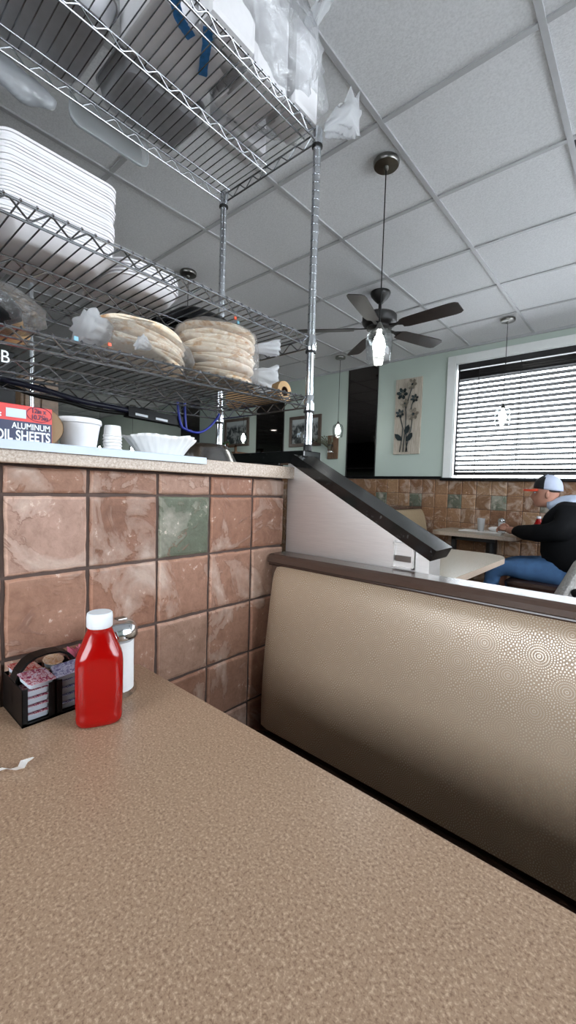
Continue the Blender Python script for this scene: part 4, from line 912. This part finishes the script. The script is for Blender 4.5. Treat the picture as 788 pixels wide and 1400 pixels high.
# console with plants (under shelf end)
c0=at(311,622,'y',4.45); c1=at(345,622,'y',4.45)
cs=thing('console_shelf',(c0.x,4.6,1.3),'brown wooden wall shelf carrying two small potted plants','shelf')
m=MB(); zc_=at(325,618,'y',4.5).z
m.box(-5.55,-4.98,4.40,4.735,zc_-.03,zc_,.003); m.build('board',MT['barnbrown'],cs)
m=MB(); m.box(-5.22,-5.19,4.42,4.45,zc_,zc_+.14); m.box(-5.02,-4.99,4.42,4.45,zc_,zc_+.10); m.box(-5.22,-4.99,4.42,4.45,zc_+.07,zc_+.10); m.build('gallery_rail',MT['barnbrown'],cs)
for i,(px_) in enumerate((-5.46,-5.32)):
    p=thing('potted_plant',(px_,4.5,zc_),('small leafy plant in a steel pot, at the wall shelf end','small leafy plant in a steel pot, next to the shelf gallery rail')[i],'plant','potted plants on the wall shelf')
    MB().lathe([(.045,0.001),(.055,.12),(.05,.12),(.042,.01)],20,(px_,4.5,zc_)).build('pot',MT['post'],p,smooth='auto')
    m=MB(); rnd=random.Random(i)
    for k in range(40):
        d=Vector((rnd.gauss(0,1),rnd.gauss(0,1),abs(rnd.gauss(0,1)))).normalized()*rnd.uniform(.03,.075); m.blob((px_+d.x,4.5+d.y,zc_+.12+d.z),(.018,.018,.010),1)
    m.build('foliage',MT['green'],p)
# ------------------------------------------------------------------ next booth table, far booth, man's table
nt=thing('pedestal_table',(-1.15,2.4,0),'pale laminate table with rounded corners just beyond the booth rail','table')
poly=rrect(-1.60,-.712,1.72,3.13,(.02,.08,.18,.08),8)
MB().prism(poly,'z',.748,.7505).build('tabletop',MT['tabletop_pale'],nt); MB().prism(poly,'z',.715,.748).build('edge_band',MT['counter'],nt)
MB().tube([(-1.15,2.4,.03),(-1.15,2.4,.715)],.045,16).build('pedestal',MT['blackmatte'],nt); MB().box(-1.45,-.85,2.36,2.44,0,.03,.01).box(-1.19,-1.11,2.1,2.7,0,.03,.01).build('foot',MT['blackmatte'],nt)
fbth=thing('booth_bench',(-2.1,4.2,0),'tan booth bench with brown rail standing against the far tiled wall','booth')
pf=[(-2.16,.975),(-2.055,.975),(-2.03,.96),(-2.0,.90),(-1.975,.80),(-1.955,.68),(-1.95,.55),(-1.95,.47),(-2.16,.47)]
MB().loft([[(x_,y_,z_) for x_,z_ in pf] for y_ in (3.35,4.70)]).build('backrest',MT['tan_back'],fbth,smooth='auto')
MB().box(-2.17,-2.035,3.33,4.705,.975,1.005,.006).build('top_rail',MT['railbrown'],fbth); MB().box(-1.96,-1.58,3.36,4.70,.36,.46,.02).build('seat_cushion',MT['tan_back'],fbth); B(-2.16,-1.62,3.38,4.69,0,.36).build('base',MT['railbrown'],fbth)
mt_=thing('window_table',(-1.27,4.4,0),'far dining table with rounded corners under the window, where the man sits','table')
poly=rrect(-1.70,-.915,4.12,4.715,(.12,.07,.01,.01),8); ZM=.785
MB().prism(poly,'z',ZM-.003,ZM).build('tabletop',MT['tabletop_pale'],mt_); MB().prism(poly,'z',ZM-.035,ZM-.003).build('edge_band',MT['counter'],mt_)
MB().tube([(-1.18,4.4,.03),(-1.18,4.4,ZM-.035)],.05,16).build('pedestal',MT['blackmatte'],mt_); MB().box(-1.5,-.86,4.36,4.44,0,.03,.01).build('foot',MT['blackmatte'],mt_)
MB().box(-1.50,-1.46,4.2,4.24,.5,ZM-.035).box(-1.5,-1.1,4.2,4.23,ZM-.075,ZM-.035).build('bracket',MT['blackmatte'],mt_)
tag(MB().box(-1.50,-1.10,4.38,4.60,ZM+.0005,ZM+.006,.002).build('paper_menu',MT['paper']),'white paper place mat on the far table under the glass tumbler','menu')
def tumbler(x,y): 
    t=thing('water_glass',(x,y,ZM+.0065),'clear plastic tumbler standing on the far table by the window','glass')
    MB().lathe([(.026,0),(.028,.002),(.036,.13),(.034,.13),(.026,.006),(.002,.005)],28,(x,y,ZM+.0065),caps=False).build('tumbler_wall',MT['tubclear'],t,smooth='auto')
    MB().lathe([(.026,.007),(.0305,.06),(.001,.0602)],24,(x,y,ZM+.0065),caps=False).build('water',MT['glass'],t,smooth='auto')
tumbler(-1.30,4.44)
pourer(-1.105,4.42,ZM+.0065,'glass sugar pourer on the far table in front of the seated man',1.0,n=24)
np_=tag(MB().blob((-1.20,4.56,ZM+.030),(.06,.04,.024),3,lambda d:1+.2*noise.noise(d*3)).build('napkin_pile',MT['paper'],smooth=True),'crumpled white napkin on the far table behind the tumbler','napkin')
ketchup('ketchup_bottle',-.83,4.62,ZM+.0005,0,'red ketchup bottle on the far table behind the man\'s forearm',.95,labelpatch=True)
# place a support under the bottle: the table reaches there
# chairs
def chair(x,y,z,rot,label,kind):
    c=thing('dining_chair',(x,y,0),label,'chair')
    def bx(name,m,mat): return m.build(name,MT[mat],c,smooth='auto')
    pol=rrect(x-.24,x+.20,y-.22,y+.22,(.10,.05,.05,.10),8)
    def rg(k,zz): return [(a,b_,zz) for a,b_ in rrect(x-.37+k,x+.20-k,y-.24+k,y+.22-k,(.12,.06,.06,.12),8)]
    m=MB().loft([rg(.02,z-.075),rg(.0,z-.065),rg(-.004,z-.04),rg(-.004,z-.03),rg(.0,z-.028),rg(.003,z-.018),rg(.02,z-.004),rg(.06,z)]); bx('seat',m,'brownvinyl' if kind=='brown' else 'speckle')
    for sx in (-.28,.17):
        for sy in (-.17,.17): MB().tube([(x+sx,y+sy,z-.07),(x+sx*1.1,y+sy*1.1,.0)],.012,10).build('leg',MT['blackmatte'],c,smooth='auto')
    rings=[]
    for k in range(13):
        f=k/12; zz=z+.07+.40*f; xx=x+.20+.075*f; hw=.21*(1-.5*max(0,f-.6)**1.6); th=.028*(1-.3*f)
        rings.append([(xx+th*math.cos(a),y+hw*max(-1,min(1,1.15*math.sin(a))),zz) for a in [2*PI*q/24 for q in range(24)]])
    b_=MB().loft(rings).build('backrest',MT['brownvinyl' if kind=='brown' else 'speckle'],c,smooth='auto')
    for sy in (-.16,.16): MB().tube([(x+.18,y+sy,z-.05),(x+.21,y+sy,z+.1)],.011,8).build('back_support',MT['blackmatte'],c,smooth='auto')
    return c
chair(-.56,4.06,.455,0,'brown vinyl chair that the seated man sits on','brown')
wc=thing('padded_chair',(-.30,2.35,0),'pale speckled padded chair back cut off beside the booth rail','chair')
R=[]
for k in range(15):
    f=k/14; zz=.44+.46*f; xx=-.395+.185*f; hw=.215*(1-.25*max(0,f-.5)); th=.05*(1-.25*f)*(1 if f<.93 else .6)
    R.append([(xx+th*math.cos(a),2.35+hw*math.copysign(abs(math.sin(a))**.6,math.sin(a)),zz) for a in [2*PI*q/28 for q in range(28)]])
MB().loft(R).build('backrest',MT['speckle'],wc,smooth='auto')
def rg(k,zz): return [(a,b_,zz) for a,b_ in rrect(-.78+k,-.36-k,2.13+k,2.57-k,(.08,.05,.05,.08),6)]
MB().loft([rg(.02,.37),rg(0,.38),rg(0,.43),rg(.02,.445)]).build('seat',MT['speckle'],wc,smooth='auto')
q_=at(785,812,'y',2.14); MB().lathe([(.020,0),(.022,-.012),(.004,-.016)],20,(q_.x+.01,2.165,q_.z),axis='y').build('button',MT['black'],wc,smooth='auto')
for sx in (-.74,-.40):
    for sy in (2.17,2.53): MB().tube([(sx,sy,.38),(sx,sy,0)],.012,10).build('leg',MT['blackmatte'],wc,smooth='auto')
# ------------------------------------------------------------------ kitchen side background
k=thing('wood_cabinet',(-2.9,.85,0),'brown wooden cabinet behind the foil box on the kitchen side','cabinet')
p0=at(28,560,'x',-2.7); p1=at(80,566,'x',-2.7)
B(-3.1,-2.7,p0.y,p1.y,.0,1.75,.004).build('body',MT['darkwood'],k); B(-2.699,-2.69,p0.y+.02,(p0.y+p1.y)/2-.005,.1,1.7,.003).build('door',MT['darkwood'],k); B(-2.699,-2.69,(p0.y+p1.y)/2+.005,p1.y-.02,.1,1.7,.003).build('door',MT['darkwood'],k)
k=thing('steel_rack_pole',(-2.65,.83,0),'thin upright steel pole with collar behind the shelving','pole')
q0=at(43,470,'x',-2.6); MB().tube([(-2.6,q0.y,0),(-2.6,q0.y,CZ)],.012,12).build('pole',MT['post'],k,smooth='auto'); MB().lathe([(.017,-.03),(.018,.0),(.016,.03)],16,(-2.6,q0.y,at(43,440,'x',-2.6).z)).build('collar',MT['rubber'],k,smooth='auto')
k=thing('order_screen',(-2.5,.55,0),'dark order screen on a stand behind the foil box','screen')
p0=at(-30,560,'x',-2.45); p1=at(22,560,'x',-2.45); B(-2.49,-2.45,p0.y,p1.y,1.42,1.80,.008).build('display',MT['black'],k); MB().tube([(-2.47,(p0.y+p1.y)/2,0),(-2.47,(p0.y+p1.y)/2,1.45)],.02,12).build('stand',MT['blackmatte'],k); B(-2.6,-2.34,p0.y,p1.y,0,.02).build('base',MT['blackmatte'],k)
k=thing('back_counter',(-6.5,-1.5,0),'dark kitchen counter along the back of the room','counter'); B(-9.5,-2.6,YB+.02,YB+.7,0,.9,.01).build('cabinet_run',MT['equip'],k); B(-9.5,-2.58,YB+.01,YB+.73,.9,.94,.005).build('worktop',MT['pan'],k)
k=thing('kitchen_hood',(-6.0,-2.2,1.7),'wide dark steel exhaust hood over the back counter','hood'); MB().prism([(YB+.02,1.8),(YB+.9,1.8),(YB+.9,1.95),(YB+.4,2.7),(YB+.02,2.7)],'x',-8.2,-3.4).build('canopy',MT['equip'],k); MB().tube([(-3.6,YB+.93,1.85),(-8.0,YB+.93,1.85)],.012,8).build('edge_rail',MT['pan'],k)
k=thing('tall_fridge',(-9.9,.2,0),'tall steel refrigerator standing at the far kitchen wall','refrigerator'); B(-10.6,-9.9,-.4,.6,.05,2.0,.02).build('body',MT['pan'],k)
for q in ((-.37,.09),(.11,.57)):
    d=B(-9.9,-9.87,q[0],q[1],.12,1.95,.01).build('door',MT['pan'],k); yy=.05 if q[0]<0 else .15
    MB().tube([(-9.84,yy,.9),(-9.84,yy,1.4)],.012,8).build('handle',MT['nickel'],d)
# ------------------------------------------------------------------ the seated man (faces -x)
my=4.10
man=thing('person',(-.55,my,0),'person in black jacket and two-tone cap seated at the far table, hands together','person')
A=lambda px,py,y: at(px,py,'y',y)
hip=Vector((-.42,my,.56)); chest=Vector((-.52,my,.92)); neck=Vector((-.60,my,1.08)); 
pts=[hip,Vector((-.46,my,.72)),chest,Vector((-.53,my,1.02)),neck,Vector((-.66,my,1.14))]; ed=[(0,1),(1,2),(2,3),(3,4),(4,5)]; rad=[.10,.11,.11,.085,.060,.060]
def limb(base,chain):
    j=base
    for p,r in chain:
        pts.append(Vector(p)); rad.append(r); ed.append((j,len(pts)-1)); j=len(pts)-1
    return j
HZ=ZM+.045
nh=limb(3,[((-.49,my-.17,.98),.06),((-.54,my-.25,.885),.045),((-.68,my-.23,.855),.042),((-.90,my-.08,HZ+.02),.032),((-.965,my-.03,HZ+.03),.034)])
fh=limb(3,[((-.49,my+.17,.98),.06),((-.54,my+.25,.885),.045),((-.68,my+.22,.855),.042),((-.92,my+.07,HZ+.01),.032),((-.985,my+.03,HZ+.02),.034)])
for sgn in (-1,1):
    limb(0,[((-.60,my+sgn*.10,.545),.068),((-.98,my+sgn*.13,.535),.050),((-1.03,my+sgn*.13,.45),.055),((-1.06,my+sgn*.13,.12),.040),((-1.12,my+sgn*.13,.06),.038)])
bodyme=skin_obj(pts,ed,rad,2)
hands=[]
for sgn,hp in ((-1,Vector((-.965,my-.03,HZ+.03))),(1,Vector((-.985,my+.03,HZ+.02)))):
    P=[hp+Vector((.015,0,0)),hp+Vector((-.02,0,.0))]; E_=[(0,1)]; Rr=[.030,(.034,.020)]
    hm=[skin_obj(P,E_,Rr,2)]
    for q in range(4):
        off=-.027+.018*q; L=(.9,1,.95,.78)[q]
        f0=hp+Vector((-.030,off*.5,.010+off*.6)); fdir=Vector((-.030,-sgn*.004,.0))
        c=[f0,f0+Vector((-.030*L,-sgn*.006,.004)),f0+Vector((-.048*L,-sgn*.024,-.006)),f0+Vector((-.044*L,-sgn*.040,-.014))]
        hm.append(skin_obj([hp]+c,[(0,1),(1,2),(2,3),(3,4)],[.010,.0095,.009,.0085,.0075],1))
    th=[hp+Vector((.005,0,.015)),hp+Vector((-.012,-sgn*.016,.036)),hp+Vector((-.036,-sgn*.020,.044)),hp+Vector((-.054,-sgn*.020,.038))]
    hm.append(skin_obj(th,[(0,1),(1,2),(2,3)],[.013,.011,.0095,.008],1)); hands+=hm
# head : horizontal sections, front toward -x
hc=A(749,672,my); ZC=hc.z
hx=-.690; chin=1.068; crown=1.315; Hh=crown-chin
sec=[(-.012,-.040,.020,.030),(0,-.082,.020,.040),(.035,-.094,.030,.050),(.075,-.090,.050,.058),(.105,-.096,.065,.064),(.135,-.092,.078,.067),(.165,-.092,.088,.070),(.195,-.086,.092,.074),(.30,-.090,.098,.077)]
sec=[(0.00,-.058,.045,.034),(.02,-.082,.05,.044),(.08,-.094,.055,.056),(.16,-.093,.065,.062),(.22,-.096,.072,.066),(.27,-.099,.078,.068),(.30,-.095,.080,.069),(.34,-.099,.083,.070),(.40,-.094,.088,.072),(.50,-.090,.092,.075),(.58,-.096,.095,.077),(.68,-.096,.097,.078),(.80,-.088,.092,.075),(.90,-.066,.075,.060),(.97,-.036,.045,.036),(1.0,-.01,.012,.01)]
rings=[]
for (f,fr_,bk,hw) in sec:
    ring=[]
    for q in range(36):
        a=2*PI*q/36; c_,s_=math.cos(a),math.sin(a)   # a=pi is the face
        x_=(bk if c_>0 else -fr_)*abs(c_)**.85*(1 if c_>0 else -1); y_=hw*s_
        # nose
        if .26<f<.56 and c_<-.93: x_-= .026*(1-abs(f-.34)/.24 if f>.34 else 1-(.34-f)/.10)
        if .17<f<.26 and c_<-.85: x_-= .004
        # eye sockets
        if .45<f<.56 and -.93<c_<-.55: x_+=.010
        ring.append((hx+x_,my+y_,chin+Hh*f))
    rings.append(ring)
hb_=MB().loft(rings); 
for s_ in (-1,1):
    hb_.blob((hx+.018,my+s_*.076,chin+Hh*.42),(.017,.009,.032),2,lambda d:1-.25*(abs(d.x)<.3 and abs(d.z)<.4))
hme=bpy.data.meshes.new('h'); bmesh.ops.recalc_face_normals(hb_.b,faces=hb_.b.faces); hb_.b.to_mesh(hme); hb_.b.free()
mb=MB(); merge_meshes(mb,[bodyme,hme]+hands); mb.build('body',MT['skin'],man,smooth=True)
for s_ in (-1,1):
    MB().blob((hx-.082,my+s_*.030,chin+Hh*.50),(.009,.011,.007),2).build('eye',MT['paleblue'],man,smooth=True)
    MB().blob((hx-.089,my+s_*.031,chin+Hh*.50),(.0035,.005,.005),2).build('iris',MT['hair'],man,smooth=True)
    MB().blob((hx-.092,my+s_*.030,chin+Hh*.575),(.006,.017,.0035),2).build('eyebrow',MT['hair'],man,smooth=True)
MB().blob((hx-.094,my,chin+Hh*.205),(.006,.020,.003),2).build('lips',MT['skin'],man,smooth=True)
o=MB().blob((hx+.045,my,chin+Hh*.57),(.056,.0790,.026),3).build('hair',MT['hair'],man,smooth=True)
# jacket
pts=[];rad=[];ed=[]
pts=[Vector((-.45,my,.53)),Vector((-.48,my,.66)),Vector((-.50,my,.80)),Vector((-.51,my,.92)),Vector((-.54,my,1.01)),Vector((-.60,my,1.075))]; ed=[(0,1),(1,2),(2,3),(3,4),(4,5)]; rad=[.205,.24,.25,.225,.17,.10]
for sgn in (-1,1):
    limb(4,[((-.49,my+sgn*.17,.99),.125),((-.52,my+sgn*.26,.89),.098),((-.66,my+sgn*.245,.860),.080),((-.80,my+sgn*.15,.850),.062),((-.905,my+sgn*.07,HZ+.025),.046)])
jm=skin_obj(pts,ed,rad,2)
for v in jm.vertices:
    d=noise.noise(v.co*9)*.014+noise.noise(v.co*22)*.006; v.co+=v.normal*d
mb=MB(); merge_meshes(mb,[jm]); jk=mb.build('jacket',MT['jacket'],man,smooth=True)
# hood
pts=[];rad=[];ed=[]
R=[]
for i in range(9):
    f=i/8; c=Vector((-.665+.23*f,my,1.090-.030*math.sin(PI*f)+.050*f)); 
    R.append([(c.x+.0*math.cos(a),c.y+(.082+.022*math.sin(PI*f))*math.cos(a)*(1+.05*math.sin(3*a+i)),c.z+(.036+.052*math.sin(PI*min(1,f*1.05)))*math.sin(a)*(1.0)) for a in [2*PI*q/28 for q in range(28)]])
hd=MB().loft(R)
for v in hd.b.verts: v.co+=Vector((noise.noise(v.co*18),noise.noise(v.co*18+Vector((5,0,0))),noise.noise(v.co*18+Vector((0,7,0)))))*.010
hd.build('hood',MT['hood'],man,smooth=True)
# jeans
pts=[Vector((-.42,my,.555)),Vector((-.54,my,.565))]; ed=[(0,1)]; rad=[.17,.15]
for sgn in (-1,1): limb(1,[((-.66,my+sgn*.115,.545),.108),((-.84,my+sgn*.14,.54),.090),((-.99,my+sgn*.14,.535),.076),((-1.045,my+sgn*.14,.45),.068),((-1.06,my+sgn*.14,.28),.062),((-1.075,my+sgn*.14,.10),.058)])
jm=skin_obj(pts,ed,rad,2)
for v in jm.vertices: v.co+=v.normal*(noise.noise(Vector((v.co.x*30,v.co.y*12,v.co.z*30)))*.007+noise.noise(v.co*9)*.006)
mb=MB(); merge_meshes(mb,[jm]); mb.build('jeans',MT['denim'],man,smooth=True)
for sgn in (-1,1):
    MB().blob((-1.125,my+sgn*.135,.045),(.135,.050,.045),3,lambda d:1-.12*max(0,-d.z)).build('shoe',MT['shoe'],man,smooth=True)
# cap
m=MB(); 
def capsec(f): return 1-f**2.6
cz0=chin+Hh*.60
R=[]
for f in (0,.12,.3,.5,.68,.82,.92,.98,1.0):
    k_=(max(0,1-f**2.4))**.46; R.append([(hx+.006+(.108 if math.cos(a)>0 else .110)*k_*math.cos(a)+.004,my+.086*k_*math.sin(a),cz0+.126*f+.012*math.cos(a)*-(1-f)) for a in [2*PI*q/36 for q in range(36)]])
m.loft(R); 
m.b.faces.ensure_lookup_table()
bmesh.ops.recalc_face_normals(m.b,faces=m.b.faces)
for f in m.b.faces:
    c=f.calc_center_median()
    f.material_index=1 if c.x<hx-.008 else 0
cp_=m.build('cap',[MT['cap'],MT['capblack']],man,smooth=True)
m=MB(); out=[]
for q in range(17):
    a=PI*.5+PI*q/16; out.append((hx-.055+.120*math.cos(a)*1.02,my+.080*math.sin(a)))
m.loft([[(x_,y_,cz0+.004-(hx-x_)*.10-.9*(y_-my)**2*2+.0) for x_,y_ in out],[(x_,y_,cz0+.021-(hx-x_)*.10-.9*(y_-my)**2*2) for x_,y_ in out]]); m.build('brim',MT['caporange'],cp_)
MB().blob((hx,my,cz0+.127),(.006,.006,.0025),2).build('cap_button',MT['cap'],cp_,smooth=True)
for o in bpy.data.objects:
    if '_w' in o: del o['_w']
